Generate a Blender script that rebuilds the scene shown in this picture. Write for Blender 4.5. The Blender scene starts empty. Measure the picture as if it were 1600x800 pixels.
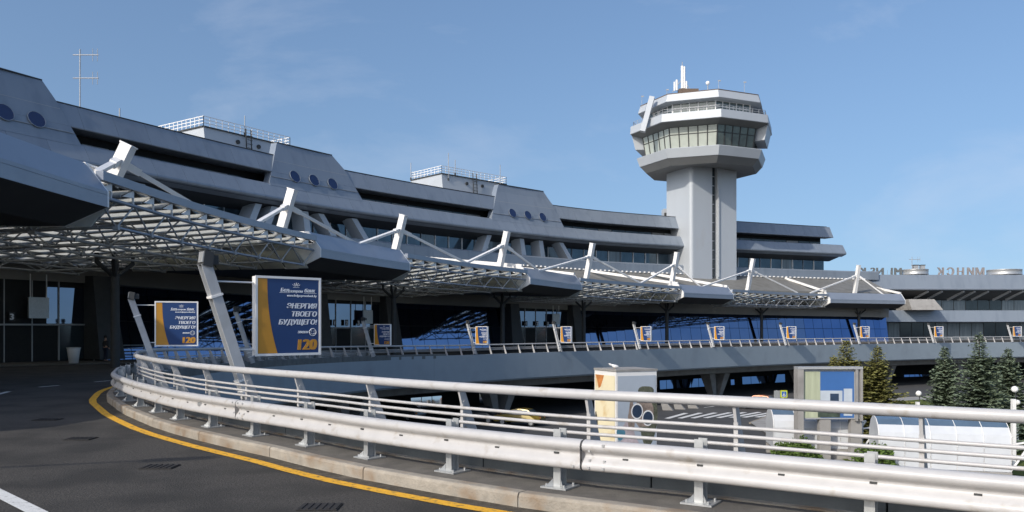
import bpy, bmesh, math, random
from mathutils import Vector, Matrix
from mathutils.geometry import delaunay_2d_cdt
R = math.radians
sc = bpy.context.scene
C = sc.collection
random.seed(7)
EYE = 1.9            # camera height; f = 1290 px at 1600 px width, horizon at y = 510 px
F, HY = 1290.0, 510.0

# ------------------------------------------------------------------ camera, sky, sun, exposure
cam = bpy.data.objects.new('camera', bpy.data.cameras.new('camera'))
C.objects.link(cam)
cam.location = (0, 0, EYE)
cam.rotation_euler = (R(90), 0, 0)
cam.data.lens = 36 * F / 1600
cam.data.sensor_width = 36
cam.data.shift_y = (HY - 400) / 1600
cam.data.clip_start = 0.1
cam.data.clip_end = 6000
sc.camera = cam

SUN_AZ = math.atan2(-.66, -.75)      # direction to the sun in plan: left and a little behind the camera
SUN_EL = R(33)
world = bpy.data.worlds.new('World')
sc.world = world
world.use_nodes = True
wn, wl = world.node_tree.nodes, world.node_tree.links
wn.clear()
w_out = wn.new('ShaderNodeOutputWorld')
w_bg = wn.new('ShaderNodeBackground'); w_bg.inputs['Strength'].default_value = 0.15
w_sky = wn.new('ShaderNodeTexSky'); w_sky.sky_type = 'NISHITA'; w_sky.sun_disc = False
w_sky.sun_elevation = SUN_EL; w_sky.sun_rotation = SUN_AZ
w_sky.altitude = 100; w_sky.air_density = 1.2; w_sky.dust_density = 3.2; w_sky.ozone_density = 4.6
w_tc0 = wn.new('ShaderNodeTexCoord'); w_m0 = wn.new('ShaderNodeMapping'); w_m0.inputs['Location'].default_value = (0, 0, .12); w_m0.inputs['Scale'].default_value = (1, 1, .78)
wl.new(w_tc0.outputs['Generated'], w_m0.inputs['Vector']); wl.new(w_m0.outputs['Vector'], w_sky.inputs['Vector'])
# thin cirrus: stretched noise on the view direction
w_tc = wn.new('ShaderNodeTexCoord')
w_map = wn.new('ShaderNodeMapping'); w_map.inputs['Rotation'].default_value = (0.15, 0.55, 0.5)
w_map.inputs['Scale'].default_value = (1.2, 5.0, 4.2)
w_n = wn.new('ShaderNodeTexNoise'); w_n.inputs['Scale'].default_value = 1.5
w_n.inputs['Detail'].default_value = 9; w_n.inputs['Roughness'].default_value = 0.6; w_n.inputs['Distortion'].default_value = 0.25
w_r = wn.new('ShaderNodeMapRange'); w_r.inputs['From Min'].default_value = 0.51; w_r.inputs['From Max'].default_value = 0.80
w_r.inputs['To Min'].default_value = 0.0; w_r.inputs['To Max'].default_value = 0.34
w_mix = wn.new('ShaderNodeMixRGB'); w_mix.inputs['Color2'].default_value = (4.6, 4.9, 5.6, 1)
wl.new(w_tc.outputs['Generated'], w_map.inputs['Vector']); wl.new(w_map.outputs['Vector'], w_n.inputs['Vector'])
wl.new(w_n.outputs['Fac'], w_r.inputs['Value']); wl.new(w_r.outputs['Result'], w_mix.inputs['Fac'])
wl.new(w_sky.outputs['Color'], w_mix.inputs['Color1']); wl.new(w_mix.outputs['Color'], w_bg.inputs['Color'])
wl.new(w_bg.outputs['Background'], w_out.inputs['Surface'])

sun = bpy.data.objects.new('sun', bpy.data.lights.new('sun', 'SUN'))
C.objects.link(sun)
sun.data.energy = 3.0
sun.data.angle = R(0.53)
sun.data.color = (1.0, 0.93, 0.83)
_sd = Vector((math.sin(SUN_AZ) * math.cos(SUN_EL), math.cos(SUN_AZ) * math.cos(SUN_EL), math.sin(SUN_EL)))
sun.rotation_euler = _sd.to_track_quat('Z', 'Y').to_euler()
sun.location = _sd * 200
vs = sc.view_settings
vs.view_transform = 'Standard'; vs.look = 'None'; vs.gamma = 1.0; vs.exposure = 0.11

# ------------------------------------------------------------------ materials
MATS = {}
def mat(name, col, rough=0.6, metal=0.0, var=0.12, scale=3.0, bump=0.0, bscale=40.0, spec=0.5, stretch=None, dirt=None, coat=0.0, each=0.0):
    m = bpy.data.materials.new(name); m.use_nodes = True
    nt = m.node_tree; n, l = nt.nodes, nt.links
    b = n['Principled BSDF']
    b.inputs['Roughness'].default_value = rough; b.inputs['Metallic'].default_value = metal
    b.inputs['Specular IOR Level'].default_value = spec
    if coat: b.inputs['Coat Weight'].default_value = coat
    tc = n.new('ShaderNodeTexCoord'); src = tc.outputs['Object']
    mp = n.new('ShaderNodeMapping'); l.new(src, mp.inputs['Vector'])
    if stretch: mp.inputs['Scale'].default_value = stretch
    tx = n.new('ShaderNodeTexNoise'); tx.inputs['Scale'].default_value = scale; tx.inputs['Detail'].default_value = 6
    tx.inputs['Roughness'].default_value = 0.62
    l.new(mp.outputs['Vector'], tx.inputs['Vector'])
    cr = n.new('ShaderNodeValToRGB')
    c1 = [max(0, c * (1 - var)) for c in col]; c2 = [min(1, c * (1 + var)) for c in col]
    cr.color_ramp.elements[0].color = (*c1, 1); cr.color_ramp.elements[0].position = 0.3
    cr.color_ramp.elements[1].color = (*c2, 1); cr.color_ramp.elements[1].position = 0.7
    l.new(tx.outputs['Fac'], cr.inputs['Fac'])
    outc = cr.outputs['Color']
    if dirt:                              # (colour, scale, threshold low, high)
        t2 = n.new('ShaderNodeTexNoise'); t2.inputs['Scale'].default_value = dirt[1]; t2.inputs['Detail'].default_value = 8
        l.new(mp.outputs['Vector'], t2.inputs['Vector'])
        mr = n.new('ShaderNodeMapRange'); mr.inputs['From Min'].default_value = dirt[2]; mr.inputs['From Max'].default_value = dirt[3]
        l.new(t2.outputs['Fac'], mr.inputs['Value'])
        mx = n.new('ShaderNodeMixRGB'); mx.inputs['Color2'].default_value = (*dirt[0], 1)
        l.new(mr.outputs['Result'], mx.inputs['Fac']); l.new(outc, mx.inputs['Color1']); outc = mx.outputs['Color']
    if each:                              # slight tone difference from one panel to the next
        oi = n.new('ShaderNodeObjectInfo'); mr2 = n.new('ShaderNodeMapRange'); mr2.inputs['To Min'].default_value = 1 - each; mr2.inputs['To Max'].default_value = 1 + each
        l.new(oi.outputs['Random'], mr2.inputs['Value'])
        hs = n.new('ShaderNodeHueSaturation'); l.new(mr2.outputs['Result'], hs.inputs['Value']); l.new(outc, hs.inputs['Color']); outc = hs.outputs['Color']
    l.new(outc, b.inputs['Base Color'])
    if bump:
        t3 = n.new('ShaderNodeTexNoise'); t3.inputs['Scale'].default_value = bscale; t3.inputs['Detail'].default_value = 4
        l.new(src, t3.inputs['Vector'])
        bp = n.new('ShaderNodeBump'); bp.inputs['Strength'].default_value = bump; bp.inputs['Distance'].default_value = 0.02
        l.new(t3.outputs['Fac'], bp.inputs['Height']); l.new(bp.outputs['Normal'], b.inputs['Normal'])
    MATS[name] = m
    return m

M_ALU = mat('facade_aluminium', (.24, .276, .322), .38, .2, .06, .12, 0, stretch=(1, 1, .12), dirt=((.195, .228, .272), 1.1, .48, .78), each=.035)
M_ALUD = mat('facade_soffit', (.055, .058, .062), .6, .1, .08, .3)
M_ALU2 = mat('fascia_aluminium', (.265, .30, .355), .34, .25, .06, .3, .04, 1.2, dirt=((.21, .245, .30), .9, .55, .9))
M_TOWD = mat('tower_underside_shade', (.16, .165, .165), .6, .1, .06, .3)  # darker copy of the tower cladding, with the undersides' shade put into its colour
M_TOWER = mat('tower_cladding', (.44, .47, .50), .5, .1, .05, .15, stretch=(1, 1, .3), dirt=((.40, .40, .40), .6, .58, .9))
M_WHITE = mat('white_paint', (.45, .442, .438), .4, 0, .06, 5, .06, 30, dirt=((.30, .26, .21), 5.5, .58, .82))
M_WHITE2 = mat('white_steel', (.80, .79, .77), .42, 0, .05, 1.5, dirt=((.66, .64, .6), 1.2, .6, .9))
M_GREYST = mat('grey_steel', (.36, .37, .38), .5, .1, .08, 3)
M_GALV = mat('galvanised_steel', (.48, .49, .49), .42, .55, .12, 9)
M_POLE = mat('pale_grey_paint', (.46, .47, .48), .45, 0, .06, 3, dirt=((.34, .34, .33), 2, .55, .85))
M_DARKST = mat('dark_steel', (.045, .047, .048), .6, .1, .15, 3)
M_BLACK = mat('black_interior', (.012, .013, .014), .8, 0, .2, 2)
M_SOFFIT = mat('soffit_panel', (.22, .21, .19), .7, 0, .08, .4)
M_SLAT = mat('brown_slat', (.085, .08, .07), .6, 0, .1, 1)
M_ROOFB = mat('canopy_roof_sheet', (.20, .195, .18), .6, .1, .1, .5, dirt=((.13, .12, .10), .8, .5, .8))
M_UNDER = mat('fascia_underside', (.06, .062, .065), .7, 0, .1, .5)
M_ASPH = mat('asphalt', (.058, .0535, .048), .88, 0, .50, 26, .8, 45, .3, dirt=((.036, .034, .031), .8, .44, .62))
M_ASPHL = mat('lower_asphalt', (.062, .062, .062), .9, 0, .15, .6, .3, 30, .3, dirt=((.085, .083, .08), .12, .5, .7))
M_WALK = mat('walkway_asphalt', (.135, .125, .11), .9, 0, .18, 4, .5, 50, .3, dirt=((.09, .085, .078), 1.6, .5, .75))
M_KERB = mat('kerb_concrete', (.305, .275, .23), .85, 0, .18, 6, .5, 45, .3, dirt=((.20, .135, .08), 3.0, .48, .72), each=.06)
M_CONC = mat('concrete', (.30, .29, .275), .85, 0, .1, 1.2, .3, 30, .3, dirt=((.2, .19, .18), .8, .5, .8))
M_WALL = mat('parapet_concrete', (.13, .14, .14), .8, 0, .14, 1.4, .3, 30, .3, dirt=((.09, .095, .095), 2.1, .5, .8))
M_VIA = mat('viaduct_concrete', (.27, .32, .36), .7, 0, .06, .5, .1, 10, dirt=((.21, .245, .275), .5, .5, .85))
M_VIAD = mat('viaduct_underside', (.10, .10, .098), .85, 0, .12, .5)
M_GUT = mat('gutter_grit', (.085, .075, .06), .95, 0, .35, 9, .8, 70, .2, dirt=((.16, .14, .11), 4, .55, .75))
M_YEL = mat('yellow_road_paint', (.74, .39, .03), .75, 0, .12, 7, .3, 60, .3, dirt=((.16, .12, .06), 13, .53, .70))
M_RWHITE = mat('white_road_paint', (.62, .62, .60), .75, 0, .1, 8, .3, 60, .3, dirt=((.2, .2, .19), 13, .58, .75))
M_PATCH = mat('iron_grate', (.028, .026, .025), .8, .3, .25, 20)
M_NAVY = mat('poster_navy', (.018, .05, .16), .3, 0, .04, 2, coat=.1)
M_ORANGE = mat('poster_orange', (.55, .26, .03), .3, 0, .06, 3)
M_LETTER = mat('lettering_white', (.74, .76, .80), .4, 0, .02, 2)
M_GRASS = mat('grass', (.09, .11, .03), .95, 0, .3, 4, .6, 30, .1)
M_BARK = mat('bark', (.10, .075, .05), .9, 0, .25, 8, .5, 30, .2)
M_CREAM = None
M_POLY = mat('polycarbonate_white', (.55, .57, .59), .3, 0, .05, 1.5, dirt=((.58, .6, .62), 1.2, .55, .9))
M_PGLASS = mat('pale_roof_glass', (.10, .15, .21), .15, .1, .15, 1.0, spec=.8)
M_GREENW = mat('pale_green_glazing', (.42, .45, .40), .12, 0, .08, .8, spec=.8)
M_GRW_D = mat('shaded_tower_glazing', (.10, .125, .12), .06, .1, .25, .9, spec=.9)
M_GLASSD = mat('dark_window', (.03, .045, .055), .08, .2, .2, .6, spec=.9)
M_GLASSB = mat('teal_window', (.075, .115, .15), .08, .55, .25, .7, spec=.8)
M_CURT = mat('curtained_window', (.16, .19, .21), .15, .1, .35, 1.0, spec=.8, stretch=(2.5, 2.5, .15))
M_ROUND = mat('blue_porthole', (.018, .035, .10), .07, .3, .1, 2, spec=.9)
M_LETTD = mat('sign_back', (.16, .17, .17), .6, .2, .1, 2)
M_LETTR = mat('sign_back_red', (.29, .265, .26), .6, .2, .15, 2)
M_RUSTY = mat('rusty_roof_clutter', (.14, .10, .075), .9, 0, .3, 4)
M_SKIN = mat('skin', (.45, .28, .2), .6, 0, .05, 5)
M_CLOTH = mat('dark_cloth', (.03, .03, .035), .9, 0, .2, 8)
M_JEANS = mat('dark_jeans', (.025, .03, .05), .9, 0, .2, 8)
M_HAIR = mat('dark_hair', (.02, .015, .012), .7, 0, .2, 12)
M_TYRE = mat('tyre_rubber', (.02, .02, .02), .85, 0, .1, 10)

def mirror_glass(name, col, rough=.03):
    m = mat(name, col, rough, 1.0, .06, .35, .015, .5)
    return m
M_MIRB = mirror_glass('blue_mirror_glass', (.19, .27, .43))
M_MIRB2 = mirror_glass('bright_blue_glass', (.14, .24, .46))
M_MIRW = mirror_glass('clear_mirror_glass', (.75, .78, .85))
M_MIRD = mirror_glass('smoked_mirror_glass', (.17, .21, .29))

def translucent(name, col, f=.5):
    m = bpy.data.materials.new(name); m.use_nodes = True
    n, l = m.node_tree.nodes, m.node_tree.links
    n.clear()
    o = n.new('ShaderNodeOutputMaterial'); mx = n.new('ShaderNodeMixShader'); mx.inputs[0].default_value = f
    d = n.new('ShaderNodeBsdfDiffuse'); t = n.new('ShaderNodeBsdfTranslucent')
    tc = n.new('ShaderNodeTexCoord'); tx = n.new('ShaderNodeTexNoise'); tx.inputs['Scale'].default_value = .8; tx.inputs['Detail'].default_value = 5
    cr = n.new('ShaderNodeValToRGB')
    cr.color_ramp.elements[0].color = (*[c * .82 for c in col], 1); cr.color_ramp.elements[1].color = (*col, 1)
    l.new(tc.outputs['Object'], tx.inputs['Vector']); l.new(tx.outputs['Fac'], cr.inputs['Fac'])
    l.new(cr.outputs['Color'], d.inputs['Color']); l.new(cr.outputs['Color'], t.inputs['Color'])
    l.new(d.outputs[0], mx.inputs[1]); l.new(t.outputs[0], mx.inputs[2]); l.new(mx.outputs[0], o.inputs['Surface'])
    return m
M_TRANS = translucent('louvre_polycarbonate', (.82, .82, .77), .65)

# ------------------------------------------------------------------ object helpers
def tag(o, label=None, cat=None, group=None, kind=None):
    if label: o['label'] = label
    if cat: o['category'] = cat
    if group: o['group'] = group
    if kind: o['kind'] = kind
    return o
def thing(name, label, cat, loc=(0, 0, 0), group=None, rz=0):
    o = bpy.data.objects.new(name, None); C.objects.link(o)
    o.location = loc; o.rotation_euler = (0, 0, rz); o.empty_display_size = .3
    return tag(o, label, cat, group)
def wloc(o):
    v = Vector((0, 0, 0))
    while o is not None:
        v += o.location; o = o.parent
    return v
def place(name, mesh, parent=None, loc=(0, 0, 0), rot=(0, 0, 0)):
    """link a mesh object; loc is in the parent's own space"""
    o = bpy.data.objects.new(name, mesh); C.objects.link(o)
    o.location = loc; o.rotation_euler = rot
    if parent is not None: o.parent = parent
    return o

class MB:
    def __init__(s): s.v = []; s.f = []; s.sm = []; s.mi = []; s.cur = 0
    def add(s, vs, fs, smooth=False):
        b = len(s.v); s.v += [tuple(v) for v in vs]
        for f in fs: s.f.append(tuple(b + i for i in f)); s.sm.append(smooth); s.mi.append(s.cur)
        return s
    def quad(s, a, b, c, d): return s.add([a, b, c, d], [(0, 1, 2, 3)])
    def poly(s, pts): return s.add(pts, [tuple(range(len(pts)))])
    def obox(s, c, ax, ay, az):
        """box from centre and three half-extent vectors"""
        c, ax, ay, az = map(Vector, (c, ax, ay, az))
        vs = [c + i * ax + j * ay + k * az for k in (-1, 1) for j in (-1, 1) for i in (-1, 1)]
        return s.add(vs, [(0, 2, 3, 1), (4, 5, 7, 6), (0, 1, 5, 4), (2, 6, 7, 3), (0, 4, 6, 2), (1, 3, 7, 5)])
    def box(s, x0, x1, y0, y1, z0, z1):
        return s.obox(((x0 + x1) / 2, (y0 + y1) / 2, (z0 + z1) / 2), ((x1 - x0) / 2, 0, 0), (0, (y1 - y0) / 2, 0), (0, 0, (z1 - z0) / 2))
    def bar(s, p, q, w, h, up=(0, 0, 1)):
        p, q = Vector(p), Vector(q); d = (q - p)
        side = d.cross(Vector(up))
        if side.length < 1e-5: side = d.cross(Vector((1, 0, 0)))
        side.normalize(); u = side.cross(d).normalized()
        return s.obox((p + q) / 2, d / 2, side * w / 2, u * h / 2)
    def prism(s, pts, ext):
        """closed polygon (3d pts) extruded along vector ext"""
        n = len(pts); e = Vector(ext)
        vs = [Vector(p) for p in pts] + [Vector(p) + e for p in pts]
        fs = [tuple(range(n))[::-1], tuple(range(n, 2 * n))] + [(i, (i + 1) % n, n + (i + 1) % n, n + i) for i in range(n)]
        return s.add(vs, fs)
    def tube(s, pts, r, n=8, r2=None, cap=True, smooth=True):
        pts = [Vector(p) for p in pts]; m = len(pts); vs = []
        for i, p in enumerate(pts):
            d = (pts[min(i + 1, m - 1)] - pts[max(i - 1, 0)]).normalized()
            a = d.cross(Vector((0, 0, 1)))
            if a.length < .05: a = d.cross(Vector((1, 0, 0)))
            a.normalize(); b = d.cross(a)
            rr = r if r2 is None else r + (r2 - r) * i / (m - 1)
            vs += [p + (a * math.cos(2 * math.pi * k / n) + b * math.sin(2 * math.pi * k / n)) * rr for k in range(n)]
        fs = [(i * n + k, i * n + (k + 1) % n, (i + 1) * n + (k + 1) % n, (i + 1) * n + k) for i in range(m - 1) for k in range(n)]
        s.add(vs, fs, smooth)
        if cap: s.add(vs[:n], [tuple(range(n))[::-1]]); s.add(vs[-n:], [tuple(range(n))])
        return s
    def sweep(s, frames, sec, closed=False, caps=False, smooth=False):
        """frames: list of functions (d, h) -> point; sec: list of (d, h)"""
        k = len(sec); vs = [fr(d, h) for fr in frames for d, h in sec]
        kk = k if closed else k - 1
        fs = [(i * k + j, i * k + (j + 1) % k, (i + 1) * k + (j + 1) % k, (i + 1) * k + j) for i in range(len(frames) - 1) for j in range(kk)]
        s.add(vs, fs, smooth)
        if caps:
            s.add(vs[:k], [tuple(range(k))]); s.add(vs[-k:], [tuple(range(k))[::-1]])
        return s
    def lathe(s, c, prof, n=16, smooth=True):
        c = Vector(c); vs = [c + Vector((r * math.cos(2 * math.pi * k / n), r * math.sin(2 * math.pi * k / n), z)) for r, z in prof for k in range(n)]
        fs = [(i * n + k, i * n + (k + 1) % n, (i + 1) * n + (k + 1) % n, (i + 1) * n + k) for i in range(len(prof) - 1) for k in range(n)]
        return s.add(vs, fs, smooth)
    def mesh(s, name, mats, off=(0, 0, 0)):
        m = bpy.data.meshes.new(name); ox, oy, oz = off
        m.from_pydata([(x - ox, y - oy, z - oz) for x, y, z in s.v], [], s.f)
        for mt in (mats if isinstance(mats, (list, tuple)) else [mats]): m.materials.append(mt)
        m.polygons.foreach_set('use_smooth', s.sm); m.polygons.foreach_set('material_index', s.mi)
        bm = bmesh.new(); bm.from_mesh(m); bmesh.ops.recalc_face_normals(bm, faces=bm.faces); bm.to_mesh(m); bm.free()
        m.update(); return m
    def build(s, name, mats, parent=None, **kw):
        """vertices are in world space; the parent only has a location (no rotation)"""
        o = place(name, s.mesh(name, mats, wloc(parent) if parent is not None else (0, 0, 0)), parent)
        if kw: tag(o, **kw)
        return o

class Curve:
    """Catmull-Rom through points (any dimension), resampled by arc length in plan"""
    def __init__(s, pts, step=.5):
        P = [Vector(p) for p in pts]; P = [2 * P[0] - P[1]] + P + [2 * P[-1] - P[-2]]
        out = []
        for i in range(1, len(P) - 2):
            p0, p1, p2, p3 = P[i - 1:i + 3]; n = max(2, int((p2 - p1).length / step * 2))
            for k in range(n):
                t = k / n
                out.append(.5 * ((2 * p1) + (p2 - p0) * t + (2 * p0 - 5 * p1 + 4 * p2 - p3) * t * t + (3 * p1 - p0 - 3 * p2 + p3) * t ** 3))
        out.append(P[-2]); s.p = out; s.L = [0.0]
        for a, b in zip(out, out[1:]): s.L.append(s.L[-1] + (b.xy - a.xy).length)
        s.len = s.L[-1]
    def at(s, u):
        u = min(max(u, 0), s.len); lo, hi = 0, len(s.L) - 1
        while hi - lo > 1:
            m = (lo + hi) // 2
            if s.L[m] <= u: lo = m
            else: hi = m
        d = s.L[hi] - s.L[lo]; return s.p[lo].lerp(s.p[hi], (u - s.L[lo]) / d if d else 0)
    def tan(s, u):
        d = (s.at(u + .6) - s.at(u - .6)).xy; return d.normalized()
    def left(s, u): t = s.tan(u); return Vector((-t.y, t.x))
    def right(s, u): t = s.tan(u); return Vector((t.y, -t.x))
    def off(s, u, d):
        """plan point at distance d to the right of travel"""
        p = s.at(u).xy + s.right(u) * d; return p
    def px(s, x, d=0.0, lo=0, hi=None):
        """arc position at which the curve, offset d to the right, is seen at picture column x"""
        k = (x - 800) / F; best = None; hi = s.len if hi is None else hi
        n = 400; prev = None
        for i in range(n + 1):
            u = lo + (hi - lo) * i / n; p = s.off(u, d)
            g = p.x - k * p.y
            if p.y > 1 and prev is not None and prev[1] * g <= 0:
                t = prev[1] / (prev[1] - g) if prev[1] != g else 0
                return prev[0] + (u - prev[0]) * t
            prev = (u, g) if p.y > 1 else None
        return best
    def span(s, a, b, step):
        n = max(1, int(round((b - a) / step))); return [a + (b - a) * i / n for i in range(n + 1)]
def interp(x, xs, ys):
    if x <= xs[0]: return ys[0]
    for i in range(len(xs) - 1):
        if x <= xs[i + 1]: return ys[i] + (ys[i + 1] - ys[i]) * (x - xs[i]) / (xs[i + 1] - xs[i])
    return ys[-1]
def at(x, y, Y):           # a picture point at known distance Y
    return Vector(((x - 800) / F * Y, Y, EYE - (y - HY) / F * Y))
def V3(p, z): return Vector((p[0], p[1], z))
FONT = bpy.data.fonts.load('<builtin>') if '<builtin>' in bpy.data.fonts else None
def text_mb(mb, s, size, org, ax, az, depth=.006, shear=0, bold=0, align='LEFT', flip=False, weight=.05):
    """lettering as real extruded glyphs: org in world, ax = reading direction, az = up"""
    cu = bpy.data.curves.new('t', 'FONT'); cu.body = s; cu.size = size; cu.extrude = depth / 2; cu.shear = shear; cu.offset = bold
    cu.align_x = align; cu.resolution_u = 3
    o = bpy.data.objects.new('t', cu); C.objects.link(o)
    dg = bpy.context.evaluated_depsgraph_get(); dg.update()
    me = o.evaluated_get(dg).to_mesh()
    ax = Vector(ax).normalized(); az = Vector(az).normalized(); ay = ax.cross(az)
    for k in ((-1, -.5, 0, .5, 1) if weight else (0,)):
        vs = [Vector(org) + ax * (v.co.x + k * weight * size) + az * v.co.y + ay * (v.co.z + k * .0004) for v in me.vertices]
        mb.add(vs, [tuple(p.vertices) for p in me.polygons])
    o.evaluated_get(dg).to_mesh_clear(); bpy.data.objects.remove(o); bpy.data.curves.remove(cu)
    return mb

# ------------------------------------------------------------------ plan curves
def zd(y): return interp(y, [0, 24, 28, 35, 43, 53, 70], [0, 0, -.04, -.2, -.37, -.58, -.85])    # road level falls away along the ramp
K = Curve([(24, -2.5), (17, .2), (11, 2.9), (6.6, 5.2), (4.3, 6.55), (1.88, 8.2), (.61, 8.96), (-.61, 9.9), (-1.86, 11), (-3, 12.2), (-4.14, 13.3),
           (-5.2, 14.4), (-6.26, 15.6), (-7.25, 16.9), (-8.2, 18.2), (-9.1, 19.6), (-9.95, 21.0), (-10.65, 22.5), (-11.8, 25.5), (-13.1, 31), (-13.95, 38),
           (-14.05, 46), (-12.9, 54), (-10.3, 61.3), (-6.3, 68.2), (.3, 75.8), (9.4, 84.3), (18.9, 92.7), (24, 97), (35, 105.2), (48, 113.7),
           (63, 122.2), (79, 129.2), (97, 133.7), (116, 135.5)])
B = Curve([(-57, -8), (-55, 8), (-51, 29), (-45.5, 47), (-36.6, 66), (-19.5, 95), (6.4, 123), (28, 136.5), (57, 149.5), (66, 152)])
BEND = B.px(1290)                      # where the upper storeys end
HALL_END = B.px(1385, 8)
# canopy edge (nose): x, y, height of the nose's lower lit edge above the eye
N = Curve([(-15.9, 5, 4.6), (-15.9, 14, 4.6), (-15.8, 24, 4.6), (-15.6, 31.9, 4.6), (-14.9, 43, 4.6), (-12.7, 54.9, 4.6), (-8.4, 67.4, 4.55), (-3.9, 75.5, 4.4),
           (1.87, 83, 4.25), (8.0, 94.5, 4.15), (14.8, 102.5, 4.05), (23.1, 110.8, 3.95), (31.7, 118.4, 3.9), (42, 127.5, 3.85), (53, 134.0, 3.8), (65.9, 138.6, 3.75), (72, 140, 3.75)])
def nz(u): return N.at(u).z + EYE

# ------------------------------------------------------------------ ground, roads
def sheet(name, outline, z, m, pts=(), label=None, zf=None, **kw):
    vs = [Vector(p[:2]) for p in outline] + [Vector(p[:2]) for p in pts]
    n = len(outline)
    r = delaunay_2d_cdt(vs, [], [list(range(n))], 1, 1e-4)
    mb = MB(); mb.add([(v.x, v.y, (zf(v.x, v.y) if zf else z)) for v in r[0]], [tuple(f) for f in r[2]])
    o = mb.build(name, m); tag(o, label, kind='structure', **kw)
    return o
GZ = -6.7
g = MB(); g.quad((-2500, -2500, GZ), (2500, -2500, GZ), (2500, 3500, GZ), (-2500, 3500, GZ))
g.build('ground', M_ASPHL, kind='structure', label='lower level asphalt forecourt below the viaduct')

inner = [K.off(u, -.30) for u in K.span(0, K.len, 1.0)]
outer = [B.off(u, 8.2) for u in B.span(0, B.len, 3.0)][::-1]
outline = [*inner, (118, 145), (100, 152)] + outer + [(-47, -30), (24, -30)]
grid = [(x, y) for x in range(-44, 60, 3) for y in range(-28, 140, 3)]
def inside(p, poly):
    c = False
    for i in range(len(poly)):
        a, b = poly[i], poly[i - 1]
        if (a[1] > p[1]) != (b[1] > p[1]) and p[0] < (b[0] - a[0]) * (p[1] - a[1]) / (b[1] - a[1]) + a[0]: c = not c
    return c
sheet('road', outline, 0, M_ASPH, [p for p in grid if inside(p, outline)], 'upper level asphalt road curving in front of the terminal', lambda x, y: zd(y))

def fr(u, side=1, z0=None):      # frame on the guardrail line: d > 0 towards the road, h above the road
    p = K.at(u).xy; l = K.left(u); z = zd(p.y) if z0 is None else z0
    return lambda d, h: (p.x + l.x * d, p.y + l.y * d, z + h)
def kf(u):      # the kerb hugs the guardrail more closely at the hairpin
    f = fr(u); k = interp(K.at(u).y, [11, 19.5, 40, 60], [0, -.24, -.24, 0]); return lambda d, h: f(d + k, h)
U0, U_NEAR_END = 0, None
# the arc position of the tip of the hairpin and of a few named places
U_TIP = min(K.span(0, 80, .2), key=lambda u: K.off(u, 0).x / max(K.off(u, 0).y, 1) if K.at(u).y > 8 and u < 60 else 9)
S_FAR = next(u for u in K.span(0, K.len, .5) if K.at(u).y > 62)

# kerb of separate stones, walkway strip, wall
kerb = MB(); kerb.sweep([kf(u) for u in K.span(0, K.len, 1.2)], [(.545, -.3), (.545, .10), (.43, .10), (.43, -.3)])
kerb_o = kerb.build('kerb', M_CONC, kind='structure', label='pale concrete kerb round the raised walkway')
def kerb_stone(a, b):
    mb = MB(); mb.sweep([kf(a + (b - a) * i / 2) for i in range(3)], [(.56, -.1), (.558, .12), (.545, .148), (.53, .155), (.405, .155), (.405, 0)], closed=True, caps=True)
    return mb
u = 0.0; i = 0
while u < S_FAR:
    w = 2.4 if u < 80 else 3.0
    kerb_stone(u + .008, u + w - .008).build('kerb_stone', M_KERB, kerb_o); u += w
kerb_stone(u, K.len)
mb = MB(); mb.sweep([fr(u) for u in K.span(0, K.len, 1.0)], [(.15, .141), (-.36, .145)]); mb.sweep([(lambda f, g: (lambda d, h: f(d, h) if d > .2 else g(d, h)))(kf(u), fr(u)) for u in K.span(0, K.len, 1.0)], [(.42, .14), (.15, .141)])
mb.build('walkway', M_WALK, kind='structure', label='narrow brown asphalt walkway between kerb and parapet')
mb = MB(); mb.sweep([kf(u) for u in K.span(0, 60, 1.0)], [(.78, .0035), (.555, .003)])
mb.build('gutter', M_GUT, kind='structure', label='strip of brown grit along the foot of the kerb')
mb = MB(); mb.sweep([kf(u) for u in K.span(0, 50, 1.0)], [(.88 + .085, .007), (.88 - .085, .007)])
mb.build('yellow_line', M_YEL, kind='structure', label='worn yellow edge line painted along the kerb')

def road_mark(name, pts, m, label, dz=.005):
    mb = MB(); mb.poly([(x, y, zd(y) + dz) for x, y in pts]); return mb.build(name, m, kind='structure', label=label)
def dash(name, a, b, w, lab, z=None, m=None):
    a, b = Vector(a), Vector(b); d = (b - a).normalized(); s = Vector((-d.y, d.x)) * w / 2
    pts = [a - s, b - s, b + s, a + s]
    mb = MB(); mb.poly([(p.x, p.y, (zd(p.y) + .006) if z is None else z) for p in pts])
    return mb.build(name, m or M_RWHITE, kind='structure', label=lab)
def flat(x, y, drop=EYE):        # point on a level surface
    Y = F * drop / (y - HY); return Vector(((x - 800) / F * Y, Y))
dash('lane_marking', flat(-40, 752), flat(62, 803), .17, 'white lane dash in the bottom left corner of the road')
dash('lane_marking', flat(61, 604), flat(92, 601), .14, 'faint white lane dash in the shade near the hairpin', None)
dash('lane_marking', flat(-14, 619), flat(14, 612), .14, 'faint white lane dash at the left edge in the shade')
dash('lane_marking', flat(148, 594), flat(172, 591), .14, 'small faint lane dash beside the guardrail tip')

def grate(x, y, w, lab):
    p = flat(x, y); t = thing('drain_grate', lab, 'drain grate', (p.x, p.y, .004), 'drain grates along the outer lane')
    mb = MB(); mb.box(p.x - w, p.x + w, p.y - .17, p.y + .17, .004, .012); mb.build('frame', M_PATCH, t)
    b = MB()
    for k in range(6): b.box(p.x - w * .9 + k * w * .34, p.x - w * .9 + k * w * .34 + w * .14, p.y - .14, p.y + .14, .0121, .02)
    o = b.build('bars', M_PATCH, t)
grate(500, 793, .21, 'dark drain grate nearest the camera, at the bottom of the picture')
grate(250, 730, .22, 'dark drain grate in the sunlit road at the end of the thin pole shadow')
grate(75, 656, .24, 'dark drain grate in the canopy shade, left of the others')
grate(126, 686, .22, 'dark drain grate at the edge of the canopy shade')

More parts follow.
